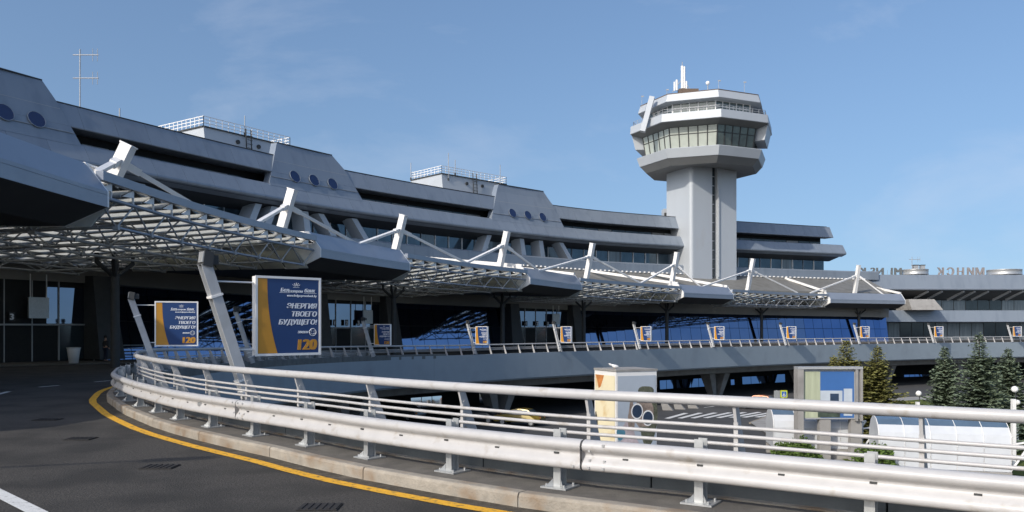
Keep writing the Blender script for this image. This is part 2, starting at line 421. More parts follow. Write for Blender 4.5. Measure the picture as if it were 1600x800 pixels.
# parapet wall of concrete panels under the railing
par = thing('parapet_wall', 'low dark concrete parapet of panels carrying the white railing', 'wall', V3(K.at(40).xy, 0))
u = 0.0
while u < S_FAR + 6:
    w = 2.3
    mb = MB(); mb.sweep([fr(u + .01 + (w - .02) * i / 2) for i in range(3)], [(-.33, -.4), (-.33, .44), (-.35, .46), (-.84, .46), (-.86, .44), (-.86, -.4)], closed=True, caps=True)
    mb.build('panel', M_WALL, par); u += w
mb = MB(); mb.sweep([fr(u) for u in K.span(0, S_FAR + 6, 1.0)], [(-.285, .146), (-.285, .165), (-.327, .175), (-.327, .146)], closed=True)
mb.build('base_strip', M_KERB, par)

# ------------------------------------------------------------------ guardrail
gr = thing('guardrail', 'white corrugated steel guardrail on galvanised posts round the hairpin bend', 'guardrail', V3(K.at(40).xy, 0))
W = [(.10, .80), (.14, .806), (.185, .795), (.212, .765), (.222, .73), (.214, .695), (.185, .665), (.158, .645), (.150, .625), (.158, .60), (.188, .56), (.210, .525), (.221, .49),
     (.214, .455), (.188, .432), (.14, .424), (.10, .43)]
W = [(d, .71 - (.806 - h) * .325 / .382) for d, h in W]
W = W + [(d - .006, h) for d, h in W[::-1]]
u_post = [K.px(x, 0, 0, 60) for x in (1095, 888, 720, 582, 482, 398, 333, 282)]
pu = [u for u in u_post if u]
pitch = (pu[-1] - pu[0]) / (len(pu) - 1)
posts = [pu[0] + pitch * k for k in range(-9, 42) if 1 < pu[0] + pitch * k < S_FAR]
seams = [0, K.px(935, .2, 0, 60), K.px(405, .2, 0, 60), K.px(207, .2, 0, 60)]
sl = (seams[2] - seams[1]); seams = [seams[1] - sl] + seams[1:] + [seams[3] + sl * k for k in range(1, 8)]
seams = [max(0, s) for s in seams if s < S_FAR]
for a, b in zip(seams, seams[1:]):
    mb = MB(); n = max(4, int((b - a) / .5))
    mb.sweep([fr(a + .012 + (b - a - .024) * i / n) for i in range(n + 1)], W, closed=True, caps=True, smooth=True)
    o = mb.build('rail_beam', M_WHITE, gr)
    lap = MB(); lap.sweep([fr(b - .06 + .12 * i / 3) for i in range(4)], [(d - .012, h) for d, h in W[:17]], smooth=True)
    lap.build('splice_plate', M_DARKST, gr)
    for dd in (-.09, -.25, .09):
        for h in (.50, .43, .603, .667):
            if random.random() < .12: continue
            q = fr(b + dd); pm = MB(); c = Vector(q({.50: .188, .43: .22, .603: .2, .667: .216}[h], h)); l = K.left(b)
            pm.obox(c, Vector((-l.y, l.x, 0)) * .012, Vector((l.x, l.y, 0)) * .012, (0, 0, .012))
            pm.build('bolt', M_GALV, gr)
def post_mesh():
    mb = MB()                            # x = along, y = towards the road, z up
    mb.box(-.045, .045, .055, .065, 0, .64); mb.box(-.045, .045, -.065, -.055, 0, .64); mb.box(-.005, .005, -.054, .054, 0, .60)
    return mb.mesh('post', M_GALV)
def plate_mesh():
    mb = MB(); mb.box(-.16, .16, -.15, .15, 0, .018)
    for x in (-.11, .11):
        for y in (-.1, .1): mb.tube([(x, y, .018), (x, y, .045)], .014, 6)
    mb.add([(-.05, .065, .018), (-.05, .065, .1), (-.11, .12, .018)], [(0, 1, 2)]); mb.add([(.05, .065, .018), (.05, .065, .1), (.11, .12, .018)], [(0, 1, 2)])
    return mb.mesh('base_plate', M_GALV)
def spacer_mesh():
    mb = MB(); mb.box(-.05, .05, .066, .148, .30, .46)
    return mb.mesh('spacer', M_GALV)
pm, bm_, sm_ = post_mesh(), plate_mesh(), spacer_mesh()
g0 = wloc(gr)
for u in posts:
    p = K.at(u).xy; t = K.tan(u); rz = math.atan2(-t.y, -t.x)      # local +y = left of travel = road
    rz = math.atan2(t.y, t.x); z = zd(p.y) + .145
    o = place('post', pm, gr, V3(p, z) - g0, (0, 0, rz))
    place('base_plate', bm_, o); place('spacer', sm_, o)
rf = MB(); rf.box(-.04, .04, -.03, .03, -.03, .03); rfm = rf.mesh('reflector', M_GALV)
for x, h in ((345, .55),):
    u = K.px(x, .2, 0, 60); q = fr(u); place('reflector', rfm, gr, Vector(q(.17, h)) - g0, (0, 0, .6))
# small slots and bolts punched along the trough
sl_m = MB().box(-.03, .03, -.006, .006, -.009, .009).mesh('slot', M_DARKST)
for k in range(26):
    u = pu[0] - 4 + k * .79
    q = fr(u); t = K.tan(u)
    place('slot', sl_m, gr, Vector(q(.16, .535 + .012 * (k % 2))) - g0, (0, 0, math.atan2(t.y, t.x)))

# ------------------------------------------------------------------ railings (near one and its run along the viaduct)
def rail_frame(u):
    p = K.at(u).xy; l = K.left(u); z = zd(p.y)
    return lambda d, h: (p.x + l.x * d, p.y + l.y * d, z + h)
def rail_post(lean=.2):
    """leaning tapered flat steel post with a hooked bracket for the three bars; local y towards the road"""
    mb = MB()
    mb.prism([(-.016, -.86, .2), (-.016, -.63, .2), (-.016, -.36, 1.10), (-.016, -.46, 1.10)], (.032, 0, 0))
    return mb.mesh('post', M_WHITE)
def rail_bracket():
    mb = MB()
    mb.bar((0, -.44, .62), (0, -.44, .92), .035, .045); mb.tube([(0, -.44, .90), (0, -.435, .945), (0, -.46, .965), (0, -.50, .95), (0, -.52, .9)], .02, 6)
    mb.bar((0, -.44, .66), (0, -.60, .60), .03, .03)
    return mb.mesh('bracket', M_WHITE)
def rail_foot():
    mb = MB(); mb.box(-.09, .09, -.83, -.6, .46, .475)
    return mb.mesh('foot_plate', M_GALV)
RP, RB, RF = rail_post(), rail_bracket(), rail_foot()
def railing(name, a, b, pu_, label, step):
    t = thing(name, label, 'railing', V3(K.at((a + b) / 2).xy, 0)); L = wloc(t)
    us = K.span(a, b, step); fs = [rail_frame(u) for u in us]
    def run(nm, d, h, r, n):
        mb = MB(); mb.tube([f(d, h) for f in fs], r, n); mb.build(nm, M_WHITE, t)
    run('top_rail', -.37, 1.135, .058, 12)
    for h, d in ((.69, -.42), (.78, -.415), (.87, -.41)): run('bar', d, h, .020, 8)
    for u in pu_:
        p = K.at(u).xy; tt = K.tan(u); rz = math.atan2(tt.y, tt.x)
        o = place('post', RP, t, V3(p, zd(p.y)) - L, (0, 0, rz))
        if K.at(u).y < 60: place('bracket', RB, o); place('foot_plate', RF, o)
    return t
# near posts seen at these picture columns (top of post under the tube)
near_cols = (1440, 1150, 920, 722, 578, 466, 385, 322, 272)
nu = [K.px(x, .43, 0, 60) for x in near_cols]; nu = [u for u in nu if u]
np_ = (nu[-1] - nu[0]) / (len(nu) - 1)
allp = [nu[0] - np_ * k for k in range(1, 12)] + nu + [nu[-1] + np_ * k for k in range(1, 110)]
U_SPLIT = next(u for u in K.span(0, K.len, .2) if K.at(u).y > 46)
railing('railing', .5, U_SPLIT, [u for u in allp if 1 < u < U_SPLIT - .3], 'white tubular railing with three thin bars beside the guardrail', .5)
railing('viaduct_railing', U_SPLIT + .05, K.len - .5, [u for u in allp if U_SPLIT < u < K.len - 1], 'long white railing along the far viaduct edge in front of the terminal', 1.5)

# ------------------------------------------------------------------ viaduct
via = thing('viaduct', 'grey concrete viaduct carrying the upper road, smooth deep fascia', 'viaduct', V3(K.at(120).xy, GZ))
def seg_sweep(name, a, b, sec, m, par_, step=2.0, closed=True, f=None, smooth=False):
    mb = MB(); mb.sweep([(f or fr)(u) for u in K.span(a, b, step)], sec, closed=closed, caps=closed, smooth=smooth); return mb.build(name, m, par_)
us_ = K.span(0, K.len, 18.0)
for a, b in zip(us_, us_[1:]):
    seg_sweep('fascia_panel', a + .006, b - .006, [(-.87, .10), (-.87, -1.95), (-.75, -2.1), (-.3, -2.1), (-.3, .10)], M_VIA, via, 1.5)
seg_sweep('lower_beam', 0, K.len, [(2.2, -2.0), (2.2, -2.95), (2.6, -3.05), (4.0, -3.05), (4.0, -2.0)], M_CONC, via)
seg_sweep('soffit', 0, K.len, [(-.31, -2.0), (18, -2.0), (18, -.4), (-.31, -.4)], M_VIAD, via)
mb = MB(); mb.sweep([rail_frame(u) for u in K.span(S_FAR, K.len, 1.5)], [(-.58, .0), (-.58, .32), (-.86, .32), (-.86, .0)], closed=True, caps=True)
mb.build('edge_upstand', M_VIA, via)
def pier(u):
    p = K.at(u).xy; l = K.left(u); t = K.tan(u); z = zd(p.y)
    c = p + l * 4.2
    for sgn in (-1, 1):
        mb = MB()
        top = V3(c + t * sgn * 1.5, z - 3.0); bot = V3(c + t * sgn * .55 - l * .0, GZ)
        tv, lv = V3(t, 0), V3(l, 0)
        mb.add([bot - tv * .3 - lv * .45, bot + tv * .3 - lv * .45, bot + tv * .3 + lv * .45, bot - tv * .3 + lv * .45,
                top - tv * .55 - lv * .8, top + tv * .55 - lv * .8, top + tv * .55 + lv * .8, top - tv * .55 + lv * .8],
               [(0, 3, 2, 1), (4, 5, 6, 7), (0, 1, 5, 4), (1, 2, 6, 5), (2, 3, 7, 6), (3, 0, 4, 7)])
        mb.build('pier_leg', M_CONC, via)
u = S_FAR - 16
while u < K.len - 4: pier(u); u += 17.5
for u in (22, 34): pier(u)

# ------------------------------------------------------------------ lower facade under the viaduct
def bf(u):        # frame on the main building line: d = outward, h = absolute height
    p = B.at(u).xy; r = B.right(u); return lambda d, h: (p.x + r.x * d, p.y + r.y * d, h)
def ze(h): return h + EYE
term = thing('terminal_building', 'long curved grey airport terminal with banded facade and raised blocks', 'terminal', (0, 130, GZ))
def band(name, a, b, sec, m, par_=None, step=3.0, closed=True, smooth=False):
    mb = MB(); mb.sweep([bf(u) for u in B.span(a, b, step)], sec, closed=closed, caps=closed, smooth=smooth); return mb.build(name, m, par_ or term)
def pane(u0, u1, d0, d1, h0, h1, m, name, par_, lean=0):
    a, b = bf(u0), bf(u1); mb = MB()
    mb.obox((Vector(a(d0, h0)) + Vector(b(d1, h1))) / 2, (Vector(b(d0, h0)) - Vector(a(d0, h0))) / 2, (Vector(a(d1, h0)) - Vector(a(d0, h0))) / 2, (0, 0, (h1 - h0) / 2))
    return mb.build(name, m, par_)
LW = 15.0
S_LW = K.px(470, -LW, 60, K.len) or S_FAR
seg = MB(); seg.sweep([(lambda p, l: (lambda d, h: (p.x + l.x * d, p.y + l.y * d, h)))(K.at(u).xy, K.left(u)) for u in K.span(S_FAR - 20, K.len, 2.5)], [(LW, GZ - .1), (LW, -2.6), (LW + .4, -2.6), (LW + .4, GZ - .1)], closed=True, caps=True)
seg.build('ground_floor_wall', M_BLACK, term)
for x0, x1, n, y0, y1 in ((641, 690, 3, 620, 646), (748, 796, 3, 610, 641), (1030, 1051, 2, 594, 614), (1056, 1102, 4, 592, 612), (1141, 1147, 1, 593, 606), (1159, 1200, 3, 588, 606), (1206, 1226, 1, 585, 603), (1300, 1340, 3, 582, 600), (1396, 1402, 1, 590, 600), (1412, 1455, 5, 585, 594)):
    a, b = K.px(x0, -LW, 60, K.len), K.px(x1, -LW, 60, K.len)
    if a is None or b is None: continue
    Yw = K.off((a + b) / 2, -LW).y; h1 = EYE - (y0 - HY) / F * Yw; h0 = EYE - (y1 - HY) / F * Yw
    for k in range(n):
        w = (b - a) / n; u0, u1 = a + k * w + .04, a + (k + 1) * w - .04
        P_ = lambda u, d, h: V3(K.off(u, -LW + d), h)
        mb = MB(); mb.prism([P_(u0, .16, h0), P_(u1, .16, h0), P_(u1, .06, h1), P_(u0, .06, h1)], V3(K.left(u0), 0) * .04)
        mb.build('lower_window', M_MIRB2 if x0 > 1000 else M_MIRW, term)

# ------------------------------------------------------------------ hall glass under the canopies (mirror panes), frames and entrance portals
def bb(u): return ze(interp(u, [B.px(140, 8), B.px(400, 8), B.px(1385, 8)], [3.1, 2.75, 1.55]))     # bottom of the beam over the glass
TILT = math.tan(R(11.3))
def gy(u): return zd(B.off(u, 8).y)
portals = [(-60, 128), (497, 590), (800, 884)]
pspan = [(B.px(a, 8.4) if a > -50 else B.px(0, 8.4) - 8, B.px(b, 8.4)) for a, b in portals]
u = B.px(0, 8) - 12
gl0 = u = max(2, B.px(0, 8) - 40)
while u < HALL_END - .5:
    w = 2.0
    if any(a - .3 < u + w / 2 < b + .3 for a, b in pspan): u += w; continue
    z0, z1 = gy(u) + .12, bb(u); zm = z0 + (z1 - z0) * .52
    m = M_MIRB2 if u > B.px(1250, 8) else M_MIRB
    for (h0, h1) in ((z0, zm - .03), (zm + .03, z1)):
        dd = lambda h: 8.5 - (h - z0) * TILT
        a_, b_ = bf(u + .03), bf(u + w - .03); mb = MB()
        mb.add([a_(dd(h0), h0), b_(dd(h0), h0), b_(dd(h1), h1), a_(dd(h1), h1), a_(dd(h0) - .05, h0), b_(dd(h0) - .05, h0), b_(dd(h1) - .05, h1), a_(dd(h1) - .05, h1)],
               [(0, 1, 2, 3), (4, 5, 6, 7), (0, 1, 5, 4), (1, 2, 6, 5), (2, 3, 7, 6), (3, 0, 4, 7)]); mb.build('glass_pane', m, term)
    u += w
mb = MB(); mb.sweep([bf(u) for u in B.span(gl0, HALL_END, 2)], [(8.3, -1.4), (6.7, 6), (6.9, 6), (8.5, -1.4)], closed=True, caps=True)
mb.build('frame_grid', M_DARKST, term)
mb = MB()
for u in B.span(gl0, HALL_END, 3.0)[:-1]:
    pass
uu = B.span(gl0, HALL_END, 3.0)
mb.sweep([(lambda q, z: (lambda d, h: q(d, z + h)))(bf(u), bb(u)) for u in uu], [(6.6, .0), (8.75, .0), (8.75, .55), (8.75, 1.75), (6.6, 1.75)], closed=True, caps=True)
mb.build('edge_beam', M_SOFFIT, term)
# pavement in front of the hall
mb = MB(); mb.sweep([(lambda q, z: (lambda d, h: q(d, z + h)))(bf(u), gy(u)) for u in uu], [(8.1, .14), (13, .13), (13.1, .12), (13.1, -.2)])
mb.build('pavement', M_WALK, kind='structure', label='raised pavement along the terminal entrances')

def portal(k, a, b, lab):
    L = V3(B.off((a + b) / 2, 10), gy(a))
    t = thing('entrance_portal', lab, 'entrance', L, 'glazed entrance portals under the canopies')
    z0 = gy((a + b) / 2) + .13; z1 = bb(a) + .1
    n = max(3, int((b - a) / 1.9)); w = (b - a) / n
    D = 8.6
    pane(a, b, 7.95, D - .05, z0, z1, M_BLACK, 'interior', t)
    for i in range(n):
        u0, u1 = a + i * w + .04, a + (i + 1) * w - .04
        pane(u0, u1, D, D + .05, z0 + 2.55, z1 - .5, M_MIRD, 'upper_pane', t)
        if i % 2 == 0 or i == n - 1: pane(u0, u1, D, D + .05, z0 + .05, z0 + 2.4, M_GLASSD, 'door', t)
        pane(a + i * w - .04, a + i * w + .04, D - .02, D + .12, z0, z1, M_GREYST, 'mullion', t)
    pane(a, b, D - .02, D + .14, z0 + 2.42, z0 + 2.53, M_GREYST, 'transom', t)
    # number signs over the doors
    for i, s in enumerate(('1', '2', '3')):
        if n < 4: break
        uc = a + (b - a) * (.2 + .2 * i)
        q, q1 = bf(uc), bf(uc + .3); o_ = pane(uc - .22, uc + .22, D + .3, D + .36, z0 + 2.7, z0 + 3.3, M_DARKST, 'door_sign', t)
        ax = -(Vector(q1(0, 0)) - Vector(q(0, 0))); rr = B.right(uc); ax = Vector((-rr.y, rr.x, 0))
        mbt = MB(); text_mb(mbt, s, .55, Vector(q(D + .37, z0 + 2.8)) - ax * .16, ax, (0, 0, 1), .01, bold=.01); mbt.build('digit', M_LETTER, o_)
    # hanging board
    uc = a + (b - a) * .72
    pane(uc - .75, uc + .75, D + .6, D + .72, z0 + 2.9, z0 + 4.3, M_GALV, 'hanging_board', t)
    for s in (-.6, .6): pane(uc + s - .025, uc + s + .025, D + .63, D + .68, z0 + 4.3, z1 + .3, M_WHITE2, 'hanger', t)
    # slanted pylons at both ends
    for uu_, sg in ((a, -1), (b, 1)):
        q = bf(uu_); q2 = bf(uu_ + sg * 1.6); q3 = bf(uu_ + sg * 2.1)
        mb = MB()
        mb.add([q(8.0, z0), q3(8.0, z0), q3(10.4, z0), q(10.4, z0), q(8.0, z1 + .4), q2(8.0, z1 + .4), q2(9.6, z1 + .4), q(9.6, z1 + .4)],
               [(0, 1, 2, 3), (4, 5, 6, 7), (0, 1, 5, 4), (1, 2, 6, 5), (2, 3, 7, 6), (3, 0, 4, 7)])
        mb.build('pylon', M_DARKST, t)
plabs = ['dark glazed entrance portal at the left edge beside the litter bin', 'glazed entrance portal with numbered doors just right of the big blue billboard',
         'glazed entrance portal farthest along, below the middle canopies']
for k, (a, b) in enumerate(pspan): portal(k, a, b, plabs[k])

# short railing on the pavement by the first column
ra, rb = B.px(147, 9.6), B.px(262, 9.6); t = thing('pavement_railing', 'dark railing with four bars on the pavement behind the standing person', 'railing', V3(B.off((ra + rb) / 2, 9.6), gy(ra) + .13))
for h in (.35, .6, .85, 1.1):
    mb = MB(); mb.tube([bf(u)(9.6, gy(u) + .13 + h) for u in B.span(ra, rb, 1.5)], .035, 6); mb.build('bar', M_GALV, t)
for u in B.span(ra, rb, 2.4):
    q = bf(u); mb = MB(); mb.bar(q(9.6, gy(u) + .1), q(9.6, gy(u) + 1.25), .07, .07); mb.build('post', M_GREYST, t)

# ------------------------------------------------------------------ upper storeys
S0 = max(2, B.px(0) - 45)
def Bx(x, d=0): return B.px(x, d)
HEND = B.len
def panels(name, a, b, sec, m, w=3.2, gap=.02):
    n = max(1, round((b - a) / w))
    for i in range(n):
        u0, u1 = a + (b - a) * i / n, a + (b - a) * (i + 1) / n
        mb = MB(); mb.sweep([bf(u0 + gap / 2), bf((u0 + u1) / 2), bf(u1 - gap / 2)], sec, closed=True, caps=True); mb.build(name, m, term)
# hall roof edge fascia and roof, canopy back roof
panels('fascia_panel', S0, HEND, [(2.0, ze(8.4)), (2.25, ze(8.45)), (2.25, ze(9.8)), (2.05, ze(10.0)), (2.0, ze(10.0))], M_ALU)
band('hall_roof', S0, HEND, [(1.98, ze(9.95)), (-24, ze(9.95)), (-24, ze(9.3)), (1.98, ze(9.3))], M_ALU)
# hall windows: panes with mullions
a, b = S0, BEND + 1.0
n = int((b - a) / 2.4)
for i in range(n):
    u0 = a + (b - a) * i / n; u1 = a + (b - a) * (i + 1) / n
    pane(u0 + .05, u1 - .05, -1.56, -1.5, ze(10.05), ze(12.0), M_GLASSB if (i * 7) % 5 else M_CURT, 'hall_window', term)
    pane(u0 - .06, u0 + .06, -1.55, -1.36, ze(10.0), ze(12.0), M_WHITE2 if i % 4 else M_ALU, 'mullion', term)
band('window_wall', S0, BEND + 1, [(-1.6, ze(9.96)), (-1.6, ze(12.1)), (-1.9, ze(12.1)), (-1.9, ze(9.96))], M_DARKST)
# lower band: sloping parapet, rounded nose and long soffit
panels('band_panel', S0, BEND + 2.6, [(1.2, ze(14.72)), (1.5, ze(14.6)), (2.38, ze(13.2)), (2.42, ze(13.05)), (2.34, ze(12.9)), (2.1, ze(12.82)), (1.2, ze(12.55)), (1.2, ze(14.7))], M_ALU)
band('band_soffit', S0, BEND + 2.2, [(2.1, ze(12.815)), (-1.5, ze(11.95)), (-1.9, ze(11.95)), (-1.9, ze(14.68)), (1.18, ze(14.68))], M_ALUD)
# roof band
panels('roof_panel', S0, BEND + .9, [(0, ze(18.0)), (.05, ze(17.95)), (1.0, ze(16.05)), (.95, ze(15.98)), (-1.2, ze(15.98)), (-1.2, ze(17.7)), (-.25, ze(17.7)), (-.25, ze(18.0))], M_ALU)
band('roof_edge_trim', S0, BEND + .2, [(-.2, ze(17.99)), (-.2, ze(18.07)), (.06, ze(18.07)), (.06, ze(17.99))], M_DARKST)
band('roof_deck', S0, BEND, [(-.3, ze(17.6)), (-22, ze(17.6)), (-22, ze(17.2)), (-.3, ze(17.2))], M_CONC)
band('rear_wall', S0, BEND, [(-21.8, ze(9.5)), (-21.8, ze(17.3)), (-22.2, ze(17.3)), (-22.2, ze(9.5))], M_ALU)
band('slot_back_wall', S0, BEND, [(-1.3, ze(14.6)), (-1.3, ze(16.1)), (-1.6, ze(16.1)), (-1.6, ze(14.6))], M_BLACK)
# panes in the recessed strip
n = int((BEND - S0) / 2.6)
for i in range(n):
    u0 = S0 + (BEND - S0) * i / n; u1 = S0 + (BEND - S0) * (i + 1) / n
    pane(u0 + .07, u1 - .07, -1.28, -1.2, ze(14.75), ze(15.35), M_GLASSD if i % 5 else M_GREYST, 'strip_window', term)
# end wall of the upper storeys
q = bf(BEND); mb = MB()
mb.poly([q(-21.9, ze(10)), q(-1.6, ze(10)), q(-1.6, ze(12)), q(-1.9, ze(12)), q(-1.9, ze(17.6)), q(-21.9, ze(17.6))])
mb.build('end_wall', M_ALU, term)
# raised blocks with three portholes
def block(xbl, xtl, xtr, xmr, xbr, holes, zt=19.5):
    s = [Bx(xbl, 1.2), Bx(xtl, 0), Bx(xtr, 0), Bx(xmr, 0), Bx(xbr, 1.2)]
    def pt(u, h, dd):
        d = interp(h, [14.4, 14.72, 18, 19.6], [1.62, 1.45, .12, -.5]) + dd
        return Vector(bf(u)(d, ze(h)))
    def edge(h):          # left and right arc position at height h
        l = s[0] + (s[1] - s[0]) * (h - 14.72) / (zt - 14.72)
        r = s[4] + (s[3] - s[4]) * (h - 14.72) / (18 - 14.72) if h < 18 else s[3] + (s[2] - s[3]) * (h - 18) / (zt - 18)
        if h < 14.72: l, r = s[0], s[4]
        return l, r
    hs = [14.45, 14.72, 15.5, 16.3, 17.2, 18.0, 18.8, zt]; n = 8
    mb = MB(); vs = []
    for dd in (.0, -.9):
        for h in hs:
            l, r = edge(h)
            for k in range(n + 1): vs.append(pt(l + (r - l) * k / n, h, dd + .02 + .10 * min(1, max(0, (h - 14.6) / 2.5))))
    m_ = len(hs) * (n + 1); fs = []
    for j in range(len(hs) - 1):
        for k in range(n):
            i0 = j * (n + 1) + k; f_ = (i0, i0 + 1, i0 + n + 2, i0 + n + 1); fs += [f_, tuple(x + m_ for x in f_[::-1])]
    for j in range(len(hs) - 1):
        for k in (0, n):
            i0 = j * (n + 1) + k; fs.append((i0, i0 + n + 1, i0 + n + 1 + m_, i0 + m_))
    for k in range(n):
        for j in (0, len(hs) - 1):
            i0 = j * (n + 1) + k; fs.append((i0, i0 + 1, i0 + 1 + m_, i0 + m_))
    mb.add(vs, fs); bo = mb.build('raised_block', M_ALU, term)
    mb = MB(); l, r = edge(zt)
    mb.add([pt(l, zt + .01, .16), pt(r, zt + .01, .16), pt(r, zt + .01, -.8), pt(l, zt + .01, -.8), pt(l, zt + .1, .16), pt(r, zt + .1, .16), pt(r, zt + .1, -.8), pt(l, zt + .1, -.8)],
           [(0, 1, 2, 3), (4, 5, 6, 7), (0, 1, 5, 4), (1, 2, 6, 5), (2, 3, 7, 6), (3, 0, 4, 7)]); mb.build('block_trim', M_DARKST, bo)
    for h in (15.45, 17.35):                                        # horizontal panel joints
        l, r = edge(h); mb = MB()
        mb.sweep([(lambda u_: (lambda d, hh: pt(u_, hh, d)))(l + .1 + (r - l - .2) * k / 6) for k in range(7)], [(.05, h), (.128, h), (.128, h + .04), (.05, h + .04)], closed=True)
        mb.build('panel_joint', M_GREYST, bo)
    for x, h in holes:
        u = B.px(x, 1.0); c = pt(u, h, .15); up = (pt(u, h + .5, 0) - pt(u, h - .5, 0)).normalized(); t = V3(B.tan(u), 0)
        nrm = t.cross(up).normalized(); mb = MB()
        pts = [c + (t * math.cos(2 * math.pi * k / 20) + up * math.sin(2 * math.pi * k / 20)) * .66 for k in range(20)]
        mb.prism([p - nrm * .05 for p in pts], nrm * .08); mb.build('porthole', M_ROUND, bo)
        mb = MB(); mb.tube([c + (t * math.cos(2 * math.pi * k / 20) + up * math.sin(2 * math.pi * k / 20)) * .69 + nrm * .02 for k in range(21)], .035, 5, cap=False)
        mb.build('porthole_frame', M_ALU, bo)
block(-330, -300, 70, 85, 122, ((-48, 16.0), (6, 15.95), (56, 15.95)))
block(418, 436, 522, 536, 563, ((460, 15.95), (490, 15.95), (519, 15.95)))
block(766, 782, 852, 862, 879, ((800, 15.85), (824, 15.85), (847, 15.85)), 19.9)
# splayed struts below each block
for xc, cols in ((480, (372, 398, 465, 507, 559)), (820, (742, 806, 836, 880)), (90, (170, 230))):
    for j, x in enumerate(cols):
        u = B.px(x, 0); q0, q1 = bf(u), bf(u + (.0 if abs(x - xc) < 25 else (1.6 if x < xc else -1.6)))
        mb = MB(); t = V3(B.tan(u), 0) * .42
        lo = [Vector(q0(1.7, ze(9.9))) - t, Vector(q0(1.7, ze(9.9))) + t, Vector(q0(-.2, ze(9.9))) + t, Vector(q0(-.2, ze(9.9))) - t]
        hi = [Vector(q1(1.2, ze(12.4))) - t, Vector(q1(1.2, ze(12.4))) + t, Vector(q1(-.6, ze(12.4))) + t, Vector(q1(-.6, ze(12.4))) - t]
        mb.add(lo + hi, [(0, 1, 2, 3), (4, 5, 6, 7), (0, 1, 5, 4), (1, 2, 6, 5), (2, 3, 7, 6), (3, 0, 4, 7)]); mb.build('strut', M_TOWER, term)

# penthouses with white roof railings
def penthouse(x0, x1, d0, depth, zt, lab):
    a, b = B.px(x0, d0), B.px(x1, d0); L = V3(B.off((a + b) / 2, d0), ze(17.6))
    t = thing('roof_plant_room', lab, 'plant room', L, 'plant rooms on the terminal roof')
    fl, fr_ = bf(a), bf(b)
    base = [fl(d0 + .5, ze(17.6)), fr_(d0 + .5, ze(17.6)), fr_(d0 - depth, ze(17.6)), fl(d0 - depth, ze(17.6))]
    tl = bf(a + .0); top = [tl(d0, ze(zt)), fr_(d0, ze(zt)), fr_(d0 - depth + .6, ze(zt)), bf(a + .5)(d0 - depth + .6, ze(zt))]
    mb = MB(); mb.add(base + top, [(0, 1, 2, 3), (4, 5, 6, 7), (0, 1, 5, 4), (1, 2, 6, 5), (2, 3, 7, 6), (3, 0, 4, 7)]); mb.build('wall', M_TOWER, t)
    top = [Vector(p) for p in top]
    mb = MB()
    for p, q in zip(top, top[1:] + top[:1]):
        mb.bar(p + Vector((0, 0, .05)), q + Vector((0, 0, .05)), .3, .12)
    mb.build('roof_edge', M_DARKST, t)
    for p, q in zip(top, top[1:] + top[:1]):
        n = max(3, int((q - p).length / .75)); rl = MB()
        for h in (.45, .8, 1.15): rl.bar(p + Vector((0, 0, h)), q + Vector((0, 0, h)), .07, .07)
        for k in range(n + 1): c = p.lerp(q, k / n); rl.bar(c + Vector((0, 0, .1)), c + Vector((0, 0, 1.15)), .06, .06)
        rl.build('roof_railing', M_WHITE2, t)
    # ladder and small vents on the front
    p = top[0].lerp(top[1], .47); r = B.right((a + b) / 2); r3 = V3(r, 0); tt = V3(B.tan((a + b) / 2), 0)
    mb = MB()
    for s in (-.35, .35): mb.bar(p + r3 * .62 + tt * s + Vector((0, 0, -4)), p + r3 * .3 + tt * s + Vector((0, 0, .8)), .09, .09)
    for k in range(9): mb.bar(p + r3 * .6 - tt * .35 + Vector((0, 0, -3.6 + k * .45)), p + r3 * .6 + tt * .35 + Vector((0, 0, -3.6 + k * .45)), .06, .06)
    mb.build('ladder', M_DARKST, t)
    for k in (.36, .6):
        c = top[0].lerp(top[1], k) + r3 * .2 + Vector((0, 0, -.85)); mb = MB()
        mb.tube([c - r3 * .3, c + r3 * .1], .24, 10); mb.build('vent', M_DARKST, t)
    for k in range(4):
        c = top[0].lerp(top[3], .35 + k * .13) + Vector((-.1, 0, -1.5 - .1 * k)); mb = MB()
        mb.bar(c + Vector((0, -.25, 0)), c + Vector((0, -.25, -.8)), .12, .2); mb.build('louvre_slit', M_GREYST, t)
    return top
tp1 = penthouse(318, 453, -7, 9, 21.2, 'pale plant room with white railing on the roof, left of the two')
tp2 = penthouse(690, 791, -7, 8, 21.6, 'pale plant room with railing and four thin rods, nearer the tower')
def rod(name, base, h, lab, cat='antenna', r=.04, yagi=0, group=None):
    t = thing(name, lab, cat, base, group); b = Vector(base)
    mb = MB(); mb.tube([b, b + Vector((0, 0, h))], r, 6); mb.build('pole', M_GREYST, t)
    mb2 = MB(); mb2.tube([b + Vector((0, 0, 0)), b + Vector((0, 0, .3))], r * 2.2, 8); mb2.build('base_collar', M_DARKST, t)
    for k in range(yagi):
        z = h - .5 - k * 2.0; mb = MB()
        mb.tube([b + Vector((-.6, 0, z)), b + Vector((1.6, 0, z))], .05, 5)
        for x in (1.1, 1.5): mb.tube([b + Vector((x, 0, z - .55)), b + Vector((x, 0, z + .55))], .025, 4)
        mb.build('aerial', M_GREYST, t)
    return t
def roofpt(x, d, z): return V3(B.off(B.px(x, d), d), ze(z))
rod('roof_antenna', roofpt(125, -3, 17.6), 6.3, 'tall thin aerial mast with two crossbars above the left roof', r=.05, yagi=2)
rod('roof_antenna', roofpt(187, -2, 17.6), 1.8, 'short stubby rod on the roof edge left of the first plant room', r=.06)
rods = [(667, 0, 2.5, 'left end'), (700, .1, 3.9, 'front corner'), (717, .2, 2.2, 'back edge'), (788, .9, 3.6, 'right end')]
for (x, k, h, w) in rods:
    c = tp2[0].lerp(tp2[1], min(max(k, 0), 1)) if x > 690 else tp2[3]
    rod('lightning_rod', c + Vector((0, -.2, -.8 if h > 3 else .1)), h, 'thin dark rod at the %s of the plant room by the tower' % w, 'rod', .055)
